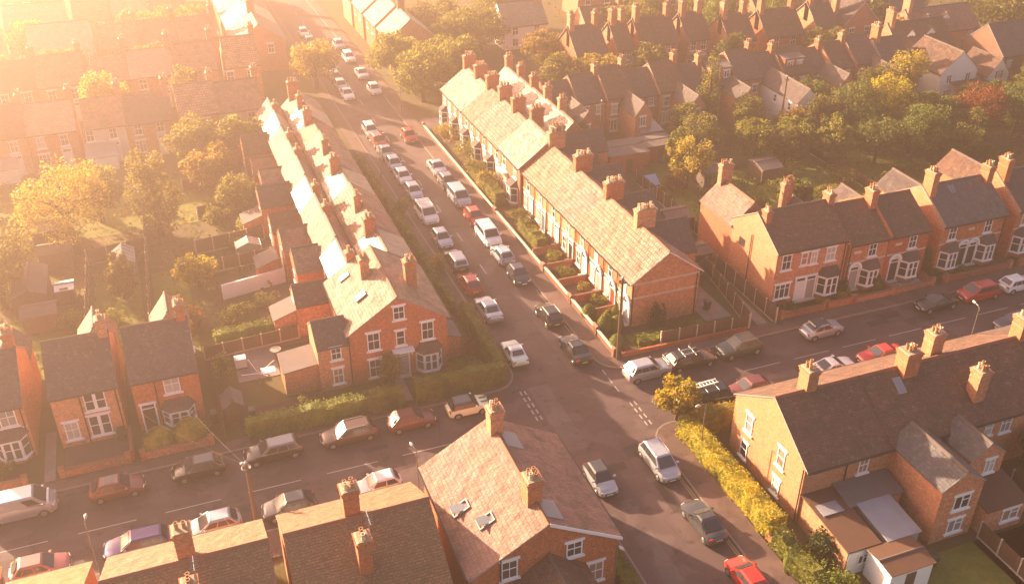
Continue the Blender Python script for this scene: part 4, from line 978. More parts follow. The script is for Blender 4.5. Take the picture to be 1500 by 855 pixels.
skylight(F,13.75,46.2,5.58,.573,'W',.85,1.3,.5); skylight(F,14.75,44.0,6.15,.573,'W',.85,1.2,.55)
lf=MB(); lf.box(-.7,.7,-.9,.9,0,.012)
for (x,y,a) in ((18.6,49.6,.02),(18.5,42.4,.02)):
    o=lf.build('flashing',MT['lead'],F.root); o.matrix_basis=Matrix.Translation((x-12.75,y-40.9,7.85-(x-17.725)*.573+.15))@Matrix.Rotation(math.atan(.573),4,'Y')
# G: terrace along the bottom edge
gl=['terrace house at the bottom centre with four pot ridge chimney and mossy roof','terrace house at the bottom left, mossy roof below the silver hatchback','terrace house in the bottom left corner, roof end lit gold']
for k,(x0,x1) in enumerate(((2.35,11.5),(-8.2,1.35),(-18.2,-9.15))):
    cx=(x0+x1)/2-.35 if k==0 else (x0+x1)/2
    g=house('terraced_house',gl[k],x0,x1,41.2,50.4,5.0,7.7,'x','orange','moss',
     [('N',W,x0+2,3.2,1.0,1.6,'sash'),('N',W,x1-2,3.2,1.0,1.6,'sash'),('N','bay',x0+2,.5,2.2,1.8),('N','door',(x0+x1)/2,'doorK',None),('S',W,x0+2,3.1,1.0,1.5,'sash'),('S',W,x1-2,3.1,1.0,1.5,'sash')],
     [(cx+.1,46.4,9.7,4 if k==0 else 2,1.0,.95)],group='terrace houses along the bottom edge',ridget='ridge')
    chimney(g,cx+.1,43.1,8.6,3,.85,.95,aerial=True,pot='pot')
    wing(g,cx-2,cx+2,33,41.2,4.4,6.3,'y','slate')
# H: terrace at lower right
H1=house('terraced_house','end terrace house with four windows in its sunlit side gable',37.8,45.0,42.0,51.2,5.0,8.0,'x','buff','brown',
 [('W',W,49.05,2.95,.9,1.65,'sash'),('W',W,44.8,3.0,.9,1.65,'sash'),('W',W,49.25,.35,.9,1.5,'sash'),('W',W,44.85,.35,.9,1.5,'sash'),('W','pipe',42.15,0,4.9),('S',W,42.85,3.2,.85,1.4,'four'),('S','pipe',41.3,0,4.9),('N',W,40,3.2,1.0,1.6,'sash'),('N',W,43,3.2,1.0,1.6,'sash'),('N','bay',42.6,.5,2.2,1.8)],
 [(40.7,46.9,9.7,4,.9,1.1)],ridget='ridge',og=.05)
o=leanto(H1,37.9,40.4,36.6,42.0,2.2,2.6,'N',wall=BR['buff'],roof='brownfelt',name='outhouse'); 
wp=MB(); wp.box(.15,2.45,-5.48,-5.42,-.4,2.05); wp.build('end_wall',MT['white'],H1.root); place(H1,'S',39.2,win_mesh('case',.9,.9)[0],'window',.8,plane=36.5)
place(H1,'S',39.2,win_mesh('case',.9,.9)[3],'window_pane',.8,plane=36.5)
leanto(H1,40.45,44.9,39.9,42.0,2.5,2.9,'N',roof='felt',name='kitchen_extension')
leanto(H1,41.1,43.7,36.5,39.85,2.2,2.5,'N',wall=MT['ghglass'],roof='poly',name='glazed_porch')
rl=MB(); rl.box(.3,2.0,-2.3,-.8,0,.05); q=rl.build('roof_light',MT['poly'],H1.root,(0,0,2.56))
H1b=shed('white walled flat roofed garage behind the end terrace house',39.3,42.7,33.9,36.3,2.2,2.35,'x','white','brownfelt','garage',cat='garage')
H2=house('terraced_house','second house of the lower right terrace with grey slated rear wing',45.02,53.1,42.0,51.2,5.0,8.0,'x','orange','brown',
 [('S',W,47.3,2.75,1.4,1.3,'case',{'plane':36.9}),('S',W,47.3,.55,1.3,1.25,'case',{'plane':36.9}),('S',W,50.0,3.2,.9,1.4,'sash'),('N',W,47,3.2,1.0,1.6,'sash'),('N','bay',50,.5,2.2,1.8)],[(49.1,46.3,9.6,4,1.3,1.2)],group='terraced houses at the lower right',ridget='ridge')
wing(H2,45.3,48.9,36.9,42.6,4.85,6.1,'y','grey',oe=.1); skylight(H2,47.9,45.4,7.15,.652,'S',.7,1.3)
H3=house('terraced_house','third house of the lower right terrace beside a short slated wing',53.12,60.9,42.0,51.2,5.0,8.0,'x','orange','brown',
 [('S',W,54.2,3.35,.8,1.3,'sash'),('S',W,55.9,3.2,1.0,1.65,'four'),('N',W,57,3.2,1.0,1.6,'sash'),('N','bay',56,.5,2.2,1.8)],[(53.7,43.6,8.5,4,1.0,1.0),(52.6,47.6,9.6,4,1.1,1.0),(60.4,46.7,9.8,4,1.1,1.1)],group='terraced houses at the lower right',ridget='ridge')
wing(H2,49.7,52.8,39.0,42.4,4.5,5.7,'y','grey',oe=.1); feat(H2,'S',W,51.6,3.0,.9,1.25,'case',{'plane':39.0})
leanto(H2,49.4,53.0,36.3,39.0,2.2,2.7,'N',roof='brownfelt'); feat(H2,'S',W,51.7,.75,1.5,1.1,'case',{'plane':36.3})
H4=house('terraced_house','fourth house of the lower right terrace at the picture edge',60.92,69.0,42.0,51.2,5.0,8.0,'x','orange','brown',[('S',W,63,3.2,1.0,1.5,'sash'),('N',W,63,3.2,1.0,1.6,'sash'),('N','bay',66,.5,2.2,1.8)],[(68.6,46.7,9.6,4,1.1,1.1)],group='terraced houses at the lower right',ridget='ridge')
wing(H4,62.5,66,37,42.2,4.5,6.0,'y','slate')
# ------------------------------------------------------------------ houses further off
def fw(y0,y1): pass
kl=['first of the far brick terrace, lit gable rising behind trees','second of the far brick terrace, two chimneys on dark slates','third of the far brick terrace, white framed sash at its back','fourth of the far brick terrace behind the glass roofed porch','fifth of the far brick terrace, brown roof, hazy','sixth of the far brick terrace beside the flat dormer','flat dormered far terrace house behind the slim conifer','far terrace house beside the long white side wall','white painted far terrace house with long pale side wall','far terrace house with flat grey dormer and two windows','tenth far terrace house with tall stack behind trees','eleventh far terrace house, dark roof and lit parapet','twelfth far terrace house before the white gable']
kr=['slate','slate','brown','slate','brown','slate','brown','slate','slate','brown','slate','brown','slate']
for k in range(13):
    x0=49.0+k*4.05; x1=x0+4.03
    if k==8: x0,x1=81.4,85.4
    fe=[('S',W,x0+1.1,3.0,.9,1.4,'sash'),('S',W,x0+1.1,.6,1.0,1.6,'case'),('N',W,x0+2,3.1,1.0,1.5,'sash')]
    if k%2==0: fe+=[('S',W,x0+2.9,2.9,.8,1.3,'case',{'plane':110.2}),('S',W,x0+2.9,.6,.9,1.2,'case',{'plane':110.2})]
    else: fe+=[('S',W,x0+3,3.2,.8,1.2,'sash')]
    hv=((k*7)%5-2)*.22; h=house('terraced_house',kl[k],x0,x1,115.6-hv,123.4,5.0+hv,7.6+hv*1.4,'x','white' if k in(8,) else ('orange' if k%3 else 'red'),kr[k],fe,[(x1-.1,119.4,8.7+hv,4,.7,1.0)] if k%3 else [],group='terraced houses beyond the gardens')
    if k%2==0 and k!=8: wing(h,x0+1.8,x1+.2,110.2,115.6,4.4,6.0,'y','slate')
    if k==8:
        wing(h,x0,x0+3.4,106.2,115.6,4.6,6.3,'y','slate',brick='white')
        for yy in (108,111.5): feat(h,'W',W,yy,3.0,.7,1.1,'sash')
        feat(h,'S',W,x0+1.7,.4,1.4,1.7,'case',{'plane':106.2})
    if k in (6,9):
        leanto(h,x0+.4,x1-.4,116.4,119.2,7.0,7.25,'N',roof='felt',name='dormer'); feat(h,'S',W,x0+1.3,5.6,.9,1.0,'case',{'plane':116.4}); feat(h,'S',W,x0+2.9,5.6,.9,1.0,'case',{'plane':116.4})
    if k in (3,): leanto(h,x0-1.6,x0+1.5,109.4,115.6,2.2,3.0,'N',wall=MT['ghglass'],roof='poly',name='conservatory')
    if k in (0,5,11): parapet(h,x0-.02)
jl=['distant brick house with lit gable end above the far terrace','second distant brick house with pale window band','distant brick pair with white lintels and string course','distant brick house with lit side gable, hazy brown roof','distant brick house with gabled dormer','wide distant brick house with brown hipped look and row of pale bays','tall distant brick house with big orange chimney','distant gable fronted brick house with white bargeboards']
js=[(60.6,66.6,'slate'),(67.6,71.2,'brown'),(71.9,79.3,'brown'),(80.1,84.9,'brown'),(85.7,91.2,'brown'),(92.6,100.3,'brown'),(101.8,106.6,'slate'),(107.2,114.6,'slate')]
for k,(x0,x1,rk) in enumerate(js):
    x0+=.7; x1-=.25
    yb=136.4-.12*(x0-60); w=x1-x0
    yb+=((k*5)%4-1.5)*.9; h=house('brick_house',jl[k],x0,x1,yb,yb+7.5,5.4 if k<6 else 6.0,8.6 if k<6 else 9.2,'x' if k<7 else 'y','red' if k%2 else 'orange',rk,
      [('S',W,x0+w*.25,3.6,1.0,1.5,'four'),('S',W,x0+w*.72,3.6,1.0,1.5,'four'),('S','bay',x0+w*.3,.5,2.0,1.8),('S','door',x0+w*.62,'doorW','flat'),('S','band',x0,x1,3.2)],[(x0+.4,yb+3.6,10.6 if k!=6 else 12.2,4,.8,1.2),(x1-.5,yb+3.8,10.4,4,.8,1.0)],group='brick houses on the far street',verge='w' if k==7 else None,og=.2)
wl=[('white rendered house with a big white gable and lower lean-to beyond the trees',107.6,114.2,108.6,117.0,'y','white','brown',4.6,7.4),
    ('white rendered house with lit west gable and orange chimney',102.4,107.2,114.6,122.4,'x','white','slate',4.8,7.6),
    ('pale cottage with small white gable beside the slate roofed house',115.6,119.4,107.6,113.6,'y','white','brown',3.6,5.8),
    ('dark roofed terrace house with two dormers and lit parapet',108.4,119.0,119.0,126.5,'x','orange','brown',5.0,8.2),
    ('large slate roofed house at the upper right edge',120.6,131.0,110.6,119.0,'x','dark','grey',5.2,8.8),
    ('red tiled house with two white gabled dormers, far right',118.5,131.5,127.0,134.5,'x','orange','red',4.4,7.4)]
for k,(lb,x0,x1,y0,y1,ax,br,rk,e,r) in enumerate(wl):
    h=house('house',lb,x0,x1,y0,y1,e,r,ax,br,rk,[('S',W,x0+1.6,2.9,.9,1.3,'case'),('S',W,x1-1.6,2.9,.9,1.3,'case'),('W',W,(y0+y1)/2,2.6,.9,1.3,'case'),('S',W,x0+1.6,.6,1.1,1.3,'case')],[(x0+.5,(y0+y1)/2,r+2.0,5,.7,1.6)] if k in(1,3,5) else [],group=None)
    if k==0: leanto(h,x0+2,x1+1.5,105.0,108.6,2.2,3.0,'N',wall=BR['pink'],roof='brown')
    if k in(3,5):
        for xx in (x0+3.2,x0+7.0):
            m=MB(); yy=1.6; m.prism([(-.8,e+.4),(.8,e+.4),(.8,e+1.7),(0,e+2.5),(-.8,e+1.7)],'y',0,2.6); o=m.build('dormer',BR['white'],h.root,(xx-x0,yy,0))
            gable_roof('dormer_roof',-.8,.8,0,2.8,e+1.7,e+2.5,'y',RF[rk],o,.15,.1,.06)
            fr,si,li,pa=win_mesh('case',.9,.9); q=link('window',fr,h.root,(xx-x0,yy,e+.8)); link('pane',pa,q)
    if k==4: leanto(h,x0-.0,x0+5,107.0,110.6,2.3,3.0,'N',roof='brown')
shed('flat white roofed shed among trees below the white houses',111.0,115.2,101.4,104.4,2.2,2.4,'x','white','tarp')
# rows on the left, deep in the glow
ll=['near row house at the left edge, deep in the golden glow','near row house with white lean-to roof, second from left edge','near row house above the big yellow tree','near row house with paired back windows above fences','near row house over the tall hazy tree','near row house right of the tall hazy tree, pale windows','near row house with pale gable close to the avenue']
for k in range(7):
    x0=-28+k*5.9; x1=x0+5.85
    hv=((k*3)%4-1.5)*.35; h=house('terraced_house',ll[k],x0+(.9 if k%2 else 0),x1,131.2-.1*k-hv,138.6-hv,5.0+hv*.5,7.6+hv,'x','orange' if k%3 else 'pink',['red','brown','pale','red','slate','pan','red'][k],[('S',W,x0+1.4,3.1,1.0,1.5,'four'),('S',W,x0+4.2,3.1,1.0,1.5,'four'),('S',W,x0+1.4,.6,1.3,1.7,'three'),('S','door',x0+4.2,'doorW',None)],[(x1-.2,134.9,9.2,4,.8,1.0)],group='terraced houses deep in the glow, nearer row')
    if k in(1,3,5): leanto(h,x0+.6,x0+4.2,128.0,131.1,2.0,2.7,'N',wall=MT['white'],roof='poly',name='conservatory')
lf2=['farther row house at the left edge, almost lost in glare','second farther row house from the left edge in glare','third farther row house, pale sash windows in glare','fourth farther row house, bright window reflection','fifth farther row house with white roofed van below','sixth farther row house with paired pale bays','seventh farther row house, faint in peach haze','farther row house next to the avenue, faint']
for k in range(8):
    x0=-34+k*6.2; x1=x0+6.15
    hv=((k*5)%4-1.5)*.5; h=house('terraced_house',lf2[k],x0+(1.2 if k%3==1 else 0),x1,150.6-.15*k-hv,158.4-hv,5.2+hv*.4,8.0+hv*.8,'x','orange' if k%2 else 'red',['red','pale','brown','red','pan','pale','red','pan'][k],[('S',W,x0+1.6,3.2,1.1,1.6,'four'),('S',W,x0+4.6,3.2,1.1,1.6,'four'),('S','bay',x0+1.8,.5,2.2,1.8),('S','door',x0+4.6,'doorW',None)],[(x1-.2,154.5,9.8,4,.8,1.0)],group='terraced houses deep in the glow, farther row')
b2=['terrace house with blazing roof beside the far avenue','second blazing roofed house beside the far avenue','third blazing roofed house beside the far avenue','fourth blazing roofed house, top of the avenue','fifth blazing roofed house, top of the avenue','sixth blazing roofed house at the top edge']
for k in range(6):
    y0=162+k*9; house('terraced_house',b2[k],13.4,21.4,y0,y0+8.9,5.0,7.8,'y','red','pale' if k%2 else 'grey',[('S',W,16,3.1,1,1.5,'four'),('S',W,19,3.1,1,1.5,'four')],[(17.4,y0+8.5,9.6,4,1.2,.8)],group='terrace houses beside the far avenue')
d2=['pale roofed villa by the far bend of parked cars','second pale roofed villa on the far right kerb','third pale roofed villa on the far right kerb','topmost pale roofed villa on the far right kerb']
for k in range(4):
    y0=155+k*9.5; house('villa',d2[k],37.0,44.5,y0,y0+7.6,5.0,8.0,'y','orange','pale',[('W',W,y0+2,3.1,1,1.5,'four'),('W',W,y0+5.6,3.1,1,1.5,'four'),('S',W,40.7,3.1,1,1.5,'four')],[(41,y0+7.0,9.8,4,1.2,.8)],group='villas on the far right kerb')
house('white_villa','white building blazing in the glare, upper left',-17,-8,165,176,6,9,'x','white','pale',[('S',W,-14,3.5,1.2,1.6,'four'),('S',W,-11,3.5,1.2,1.6,'four')])
house('white_villa','smaller white building in the glare, topmost left',-22,-12,186,194,5,8,'x','white','pale',[('S',W,-17,3.2,1.2,1.6,'four')])
l4=['third row house at the far left edge, dissolving in glare','third row house beside the blazing white building','third row house right of the blazing white building','third row house with red roof nearest the far avenue','fourth row house left of the smaller white building','fourth row house right of the smaller white building','fourth row house in the brightest glare','fourth row house nearest the far avenue','topmost row house above the smaller white building','topmost row house in full glare','topmost row house by the far avenue']
for k,(x0,y0,rk) in enumerate(((-27,168,'red'),(-7,168,'pan'),(-1,168.6,'red'),(5.2,168,'red'),(-32,187,'pan'),(-11,187,'red'),(-4.6,187.6,'pale'),(2,187,'red'),(-24,207,'red'),(-12,206,'pan'),(0,207,'red'))):
    house('terraced_house',l4[k],x0,x0+6,y0,y0+7.6,5.0,7.6,'x','orange' if k%2 else 'red',rk,[('S',W,x0+1.6,3.1,1.0,1.5,'four'),('S',W,x0+4.4,3.1,1.0,1.5,'four'),('S',W,x0+1.6,.6,1.2,1.6,'three'),('S','door',x0+4.4,'doorW',None)],[(x0+5.8,y0+3.8,9.2,4,.8,1.0)],group='terraced houses lost in the glare')
fr3=['pale rendered house among trees at the top centre','brick house among trees at the top edge, right of centre','grey roofed bungalow at the top right edge','brick house with white windows, top edge above the far houses','low tiled house between trees at the top centre right','far brown roofed house behind the distant brick row']
for k,(x0,x1,y0,rk,br) in enumerate(((58,66,158,'pale','white'),(88,97,166,'brown','orange'),(121,131,139,'grey','pink'),(78,86,172,'slate','red'),(70,78,150,'brown','orange'),(104,113,152,'brown','red'))):
    house('house',fr3[k],x0,x1,y0,y0+7.5,4.2,7.2,'x',br,rk,[('S',W,x0+2,2.6,1.1,1.4,'four'),('S',W,x1-2,2.6,1.1,1.4,'four'),('S',W,x0+2,.6,1.1,1.4,'four')],[(x1-.6,y0+3.7,9.0,3,.8,1.0)])

# ------------------------------------------------------------------ parked cars
car('pale mint vintage coupe with white roof near the junction','retro',25.95,68.4,'N','mint','white',('bumper',))
car('silver saloon behind the vintage mint coupe','saloon',26.3,76.4,'N','silver')
car('dark red saloon car parked behind the silver saloon','hatch',26.2,81.8,'N','red')
car('black estate with pale roof, left kerb of the avenue','estate',26.4,87.0,'N','black','silver',('rails',))
car('silver hatchback facing us on the left kerb of the avenue','hatch',26.5,92.4,'S','silver')
car('white people carrier with roof rack on the left kerb','people',26.7,99.0,'S','white',None,('rack',))
for k,(y,col,kd,lb) in enumerate(((105.6,'silver','hatch','silver hatchback behind the racked people carrier'),(110.4,'white','hatch','white hatchback, second beyond the racked people carrier'),(114.8,'lblue','hatch','pale blue hatchback, hazy left kerb'),(118.9,'grey','saloon','grey saloon in haze, left kerb, before the terrace end'),(123.2,'red','hatch','red hatchback in haze, left kerb, before the terrace end'),(127.6,'silver','estate','silver estate at the far end of the left terrace'),(144.0,'white','saloon','white saloon, first of the far left kerb group'),(148.4,'silver','hatch','silver hatchback, second of the far left kerb group'),(152.6,'dgrey','hatch','dark hatchback, third of the far left kerb group'),(157.2,'white','van','white van glaring on the far left kerb'),(164.6,'silver','hatch','silver hatchback beyond the glaring white van'),(169.4,'white','saloon','white saloon beyond the glaring white van'),(174.2,'grey','hatch','grey hatchback, far left kerb, near the top'),(180.4,'white','hatch','white hatchback, far left kerb, topmost'))):
    car(lb,kd,27.0 if y<130 else 27.3,y,'S',col)
car('black saloon nearest the junction on the right kerb','saloon',31.3,67.0,'N','black',None,('sunroof',))
car('black hatchback by the low brick garden wall','hatch',31.3,73.2,'N','black',None,('rails',))
car('navy hatchback ahead of the pale blue saloon','small',31.4,81.6,'S','navy')
car('pale blue saloon between navy hatchback and white van','hatch',31.4,86.4,'N','lblue')
car('small white van with roof bars on the right kerb','people',31.5,91.2,'S','white',None,('bars',))
car('red hatchback with pale bonnet behind the white van','hatch',31.6,96.2,'S','red')
car('silver blue people carrier before the flowering bushes','people',31.6,102.0,'S','lblue','silver')
car('grey hatchback, hazy right kerb, beside round bushes','hatch',31.7,106.9,'S','grey')
car('silver saloon, hazy right kerb, last before the gap','saloon',31.8,111.6,'S','silver')
car('pink tinted red hatchback alone on the far right kerb','hatch',31.4,123.6,'S','red')
for y,col,kd,lb in ((144.6,'white','hatch','white hatchback, first of the far right kerb group'),(153.0,'silver','saloon','silver saloon, second of the far right kerb group'),(162.6,'white','estate','white estate, third of the far right kerb group'),(170.6,'lblue','hatch','pale hatchback, topmost of the far right kerb group')):
    car(lb,kd,31.7,y,'S',col)
car('silver small car with black roof below the tiled corner house','small',26.2,50.7,'S','silver','dgrey')
car('silver tall people carrier by the long hedge','mpv',31.3,50.8,'S','silver',None,('rails',))
car('grey coupe behind the silver people carrier','coupe',31.3,44.0,'N','dgrey')
car('bright red hatchback cut off at the bottom edge','hatch',31.35,38.2,'N','red')
car('silver panel van at the left edge','van',-14.9,62.7,'E','silver')
car('maroon hatchback parked behind the silver van','hatch',-8.1,62.5,'E','maroon',None,('sunroof',))
car('black hatchback with pale reflecting roof, left side road','hatch',-2.2,62.6,'W','black','dgrey')  # roof gets a lighter paint standing in for the pale reflection on it
car('black estate parked beneath the wooden pole','estate',3.5,62.6,'W','black','grey')
car('dark brown estate with roof rails before the long hedge','estate',9.5,62.6,'W','brown',None,('rails',))
car('maroon old saloon behind the cream car','hatch',14.7,62.5,'E','maroon')
car('cream small car with black soft top and bonnet stripes','mini',19.6,62.6,'E','cream','black',('stripes','softtop'))
car('silver crossover at the corner of the right side road','cross',35.9,61.8,'E','silver')
car('black estate with cycle carriers on its roof','estate',40.3,61.9,'E','black',None,('bike','tailrack'))
car('dark green off-roader behind the estate with cycle carriers','cross',45.3,62.0,'W','green',None,('rails',))
car('silver beetle shaped car with black soft top','beetle',54.1,61.9,'E','silver',None,('softtop',))
car('black coupe outside the white gravel yard','coupe',67.3,61.9,'W','black')
car('red people carrier outside the twin arched doors','mpv',72.5,61.9,'W','red')
car('white hatchback at the right edge of the side road','hatch',77.4,61.9,'E','white')
car('rose red hatchback, bottom left corner','hatch',-13.3,56.0,'E','rose')
car('purple estate beside the gold lit roof','estate',-7.0,56.0,'W','purple')
car('silver hatchback between chimney and grey hatchback, left','hatch',-1.8,56.0,'W','silver')
car('grey hatchback above the gap between mossy roofs','hatch',3.6,56.0,'W','dgrey')
car('small white hatchback beside the four pot chimney','small',10.3,55.9,'W','white')
car('black van beneath the white ladder, right side road','people',38.4,56.5,'W','black',None,('bars',),name='parked_van',cat='van')
car('maroon hatchback beside the ladder carrying van','hatch',42.9,56.4,'W','maroon')
car('white coupe over the lower right rooftops','coupe',51.5,56.5,'E','white')
car('red saloon over the lower right rooftops','saloon',56.6,56.5,'W','red')
car('dark estate half hidden behind the far right chimney','estate',72.0,56.4,'W','dgrey')
lad=MB()
for yy in (-.22,.22): lad.box(-1.7,1.7,yy-.04,yy+.04,-.04,.04)
for k in range(11): lad.box(-1.6+k*.32,-1.55+k*.32,-.18,.18,-.025,.025)
o=lad.build('ladder',MT['white'],None,(38.1,56.75,1.93)); o.rotation_euler=(0,0,.06); tag(o,'white ladder carried on the black van','ladder')

# ------------------------------------------------------------------ lamps, poles, wires
lamp('grey street lamp rising from the long hedge',34.75,50.6,5.4,-1,-.12)
lamp('grey street lamp behind the tiled corner house',12.7,53.1,5.4,-.2,1)
lamp('grey street lamp beside the maroon hatchback, left side road',-9.4,53.6,5.6,.1,1,.7)
lamp('grey street lamp among the right hand rooftops',63.9,54.0,5.5,0.15,1)
lamp('slim grey street lamp near the right edge rooftops',60.3,53.9,4.0,.1,1,.5)
lamp('short grey lamp at the garden corner of the tiled corner house',22.3,40.3,5.0,.3,-1,.5)
lamp('hazy street lamp on the far left pavement',24.6,112.0,6.0,1,0)
lamp('hazy street lamp on the far right pavement',33.2,134.0,6.0,-1,0)
pole('dark wooden pole at the corner of the topiary garden',34.5,64.85,8.6)
pole('wooden pole with lamp above the mossy left roofs',1.1,53.8,7.3,lampside=(-.2,1))
pole('wooden pole beside the white far terrace wall',79.6,107.0,8.0)
pole('wooden pole between back gardens, hazy',53.0,108.5,7.6)
wl_=[((1.1,53.8,7.1),(-8.2,69.4,4.9)),((1.1,53.8,7.1),(-3.6,69.4,4.9)),((1.1,53.8,7.1),(-15.0,69.4,4.9)),((1.1,53.8,7.1),(9.6,69.5,4.3))]
for (p,q),lb in zip(wl_,('telephone wire to the house with paired windows','telephone wire to the house behind the golden bush','telephone wire to the bay windowed edge house','telephone wire to the gabled corner house')): wire(lb,p,q)

# ------------------------------------------------------------------ garden walls, fences, hedges
gwall('low brick wall before the topiary garden and terrace',34.45,65.4,34.45,69.2,.7,'dark')
gwall('low brick wall before the second terrace garden',34.45,69.5,34.45,75.2,.7,'dark')
gwall('low brick wall before the paved terrace garden',34.45,75.5,34.45,82.2,.7,'dark')
gwall('low brick wall along the hedged terrace gardens',34.45,82.6,34.45,97,.55,'dark')
gwall('low brick wall along the bay fronted terrace',34.45,97.4,34.45,127,.55,'dark')
for k,(y,lb) in enumerate(((72.3,'brick cross wall between topiary garden and flower yard'),(75.35,'brick cross wall beside the flower yard'),(78.8,'brick cross wall between paved yard and shrubs'),(82.3,'brick cross wall at the second chimney'),(86,'brick cross wall at the clipped hedge'))): gwall(lb,34.7,y,37.8,y,.75,piers=False)
gwall('brick wall along the side road below the banded gable',35.0,65.05,47.8,64.75,.55,piers=False,cap=False)
gwall('brick wall before the house with paired windows',-12.0,65.75,-7.2,65.75,.8)
gwall('brick wall before the golden bush house',-6.1,65.7,-.9,65.7,.8)
gwall('brick wall dividing the two left front yards',-6.9,66,-6.9,69.4,.8,piers=False)
gwall('brick wall before the bay windowed edge house',-19,65.75,-14.6,65.75,.8)
gwall('brick wall before the wide brick house with two white doors',52.0,65.3,56.9,65.3,.7)
gwall('brick wall below the golden shrubs of the wide house',57.1,65.3,60.1,65.3,.8)
gwall('brick wall before the arched pale door house',60.4,65.3,64.9,65.3,.7)
gwall('brick wall of the white gravel yard',65.3,65.3,69.8,65.3,.7)
gwall('brick wall before the twin arched doors',71.5,65.3,79.7,65.3,.7)
gwall('brick wall before the right edge house',81.1,65.3,89,65.3,.7)
gwall('brick cross wall beside the white gravel yard',69.85,65.5,69.85,67.2,.7,piers=False)
gwall('brick cross wall between arched door gardens',64.95,65.5,64.95,67.2,.7,piers=False)
gwall('garden wall foot along the long lower hedge',35.0,36,35.0,53.0,.5,piers=False)
gwall('rendered white garden wall with jagged top in the left gardens',2.6,88.8,9.0,90.1,1.6,'white',piers=False,cap=False)
fence('tall plank fence along the alley, topiary side',48.3,65.0,50.0,76.0,1.75)
fence('tall plank fence along the alley, brick house side',51.15,64.9,51.2,76,1.75)
fence('plank fence along the side road below the patio',39.2,65.5,48.2,65.05,1.55)
fence('long plank fence behind the pantiled terrace yards',53.4,77,53.6,99,1.7)
fence('plank fence beyond the flat garages',53.8,106,53.9,114.5,1.6)
fence('plank fence from alley to terrace rear',45.3,73.8,50.0,76.1,1.6)
fence('long weathered fence down the middle of the left gardens',-4.6,80,-3.8,112,1.6)
fence('fence between the shed garden and the lawn',-10.2,84,-10.0,100,1.5)
fence('hazy cross fence above the greenhouse',-10,101.4,-4.0,102.2,1.8)
fence('hazy cross fence behind the pale small tree',1,99.6,8.4,100.6,1.7)
fence('cross fence of the left yards below the avenue wings',0,94.6,8.4,95.4,1.5)
fence('hazy upper cross fence in the left yards',2,108.6,8.4,109.4,1.6)
fence('hazy topmost cross fence in the left yards',1,117,8.4,117.8,1.6)
fence('low picket fence beside the narrow left house',.2,66,.3,77,1.2,concrete=False)
fence('fence between left trampoline yard and hedge yard',-.2,78.2,8.4,78.8,1.4)
fence('wooden fence across the overgrown right gardens',61,83,61.4,99,1.4,concrete=False)
fence('second wooden fence across the overgrown right gardens',78.6,82,79,99,1.4,concrete=False)
fence('fence between lawn yards at the lower right',49.1,25,49.1,36.2,1.5)
fence('fence beside the lower right lean-to garden',55.2,26,55.2,41.5,1.6)
hedge('tall clipped hedge beside the path of the gabled corner house',[(15.9,65.35),(23.75,65.35)],1.3,2.2,seed=2)
hedge('clipped hedge running up the avenue from the corner',[(23.75,66.1),(23.75,76.2)],1.2,2.0,seed=3)
hedge('long dark clipped hedge along the left side road',[(2.0,65.55),(11.4,65.4)],1.3,1.9,seed=4)
hedge('rough rounded hedge left of the slab path',[(11.5,65.5),(14.8,65.4)],1.4,1.75,'olive',seed=5,wob=.22)
hedge('golden lit long hedge beside the avenue, lower right',[(35.15,53.6),(35.55,41.4)],1.6,1.9,'gold',seed=6,dens=44)
hedge('golden clipped hedge across the front of the end terrace gable',[(35.6,54.0),(39.6,53.2)],1.5,2.1,'gold',seed=7)
hedge('ragged dark hedge at the bottom edge beside the red car',[(35.2,40.6),(35.6,30)],1.5,1.6,'hedge',seed=8,wob=.25)
hedge('clipped hedge between left back yards',[(1.0,80.0),(6.6,80.6)],1.3,1.6,seed=9)
hedge('shaggy hedge in front of the hazy terrace houses',[(35.9,86.6),(35.9,92)],1.4,1.6,'olive',seed=10,wob=.2)
hedge('clipped hedge below the bay fronted terrace',[(35.7,99),(35.7,109)],1.5,1.7,'olive',seed=11,wob=.25)
hedge('low clipped hedge along the foot of the banded gable',[(37.2,66.3),(41.2,66.0)],1.1,.8,'hedge',seed=12)
hedge('grassy hedge beside the tiled corner house',[(23.7,38),(23.7,46.5)],1.3,1.2,'hedge',seed=13,wob=.25)
hedge('yellow green hedge strip up the left avenue gardens',[(23.2,78),(23.2,92)],.9,1.2,'olive',seed=14,wob=.2)
hedge('hazy hedge strip farther up the left avenue gardens',[(23.2,94),(23.2,118)],.9,1.2,'olive',seed=15,wob=.25)

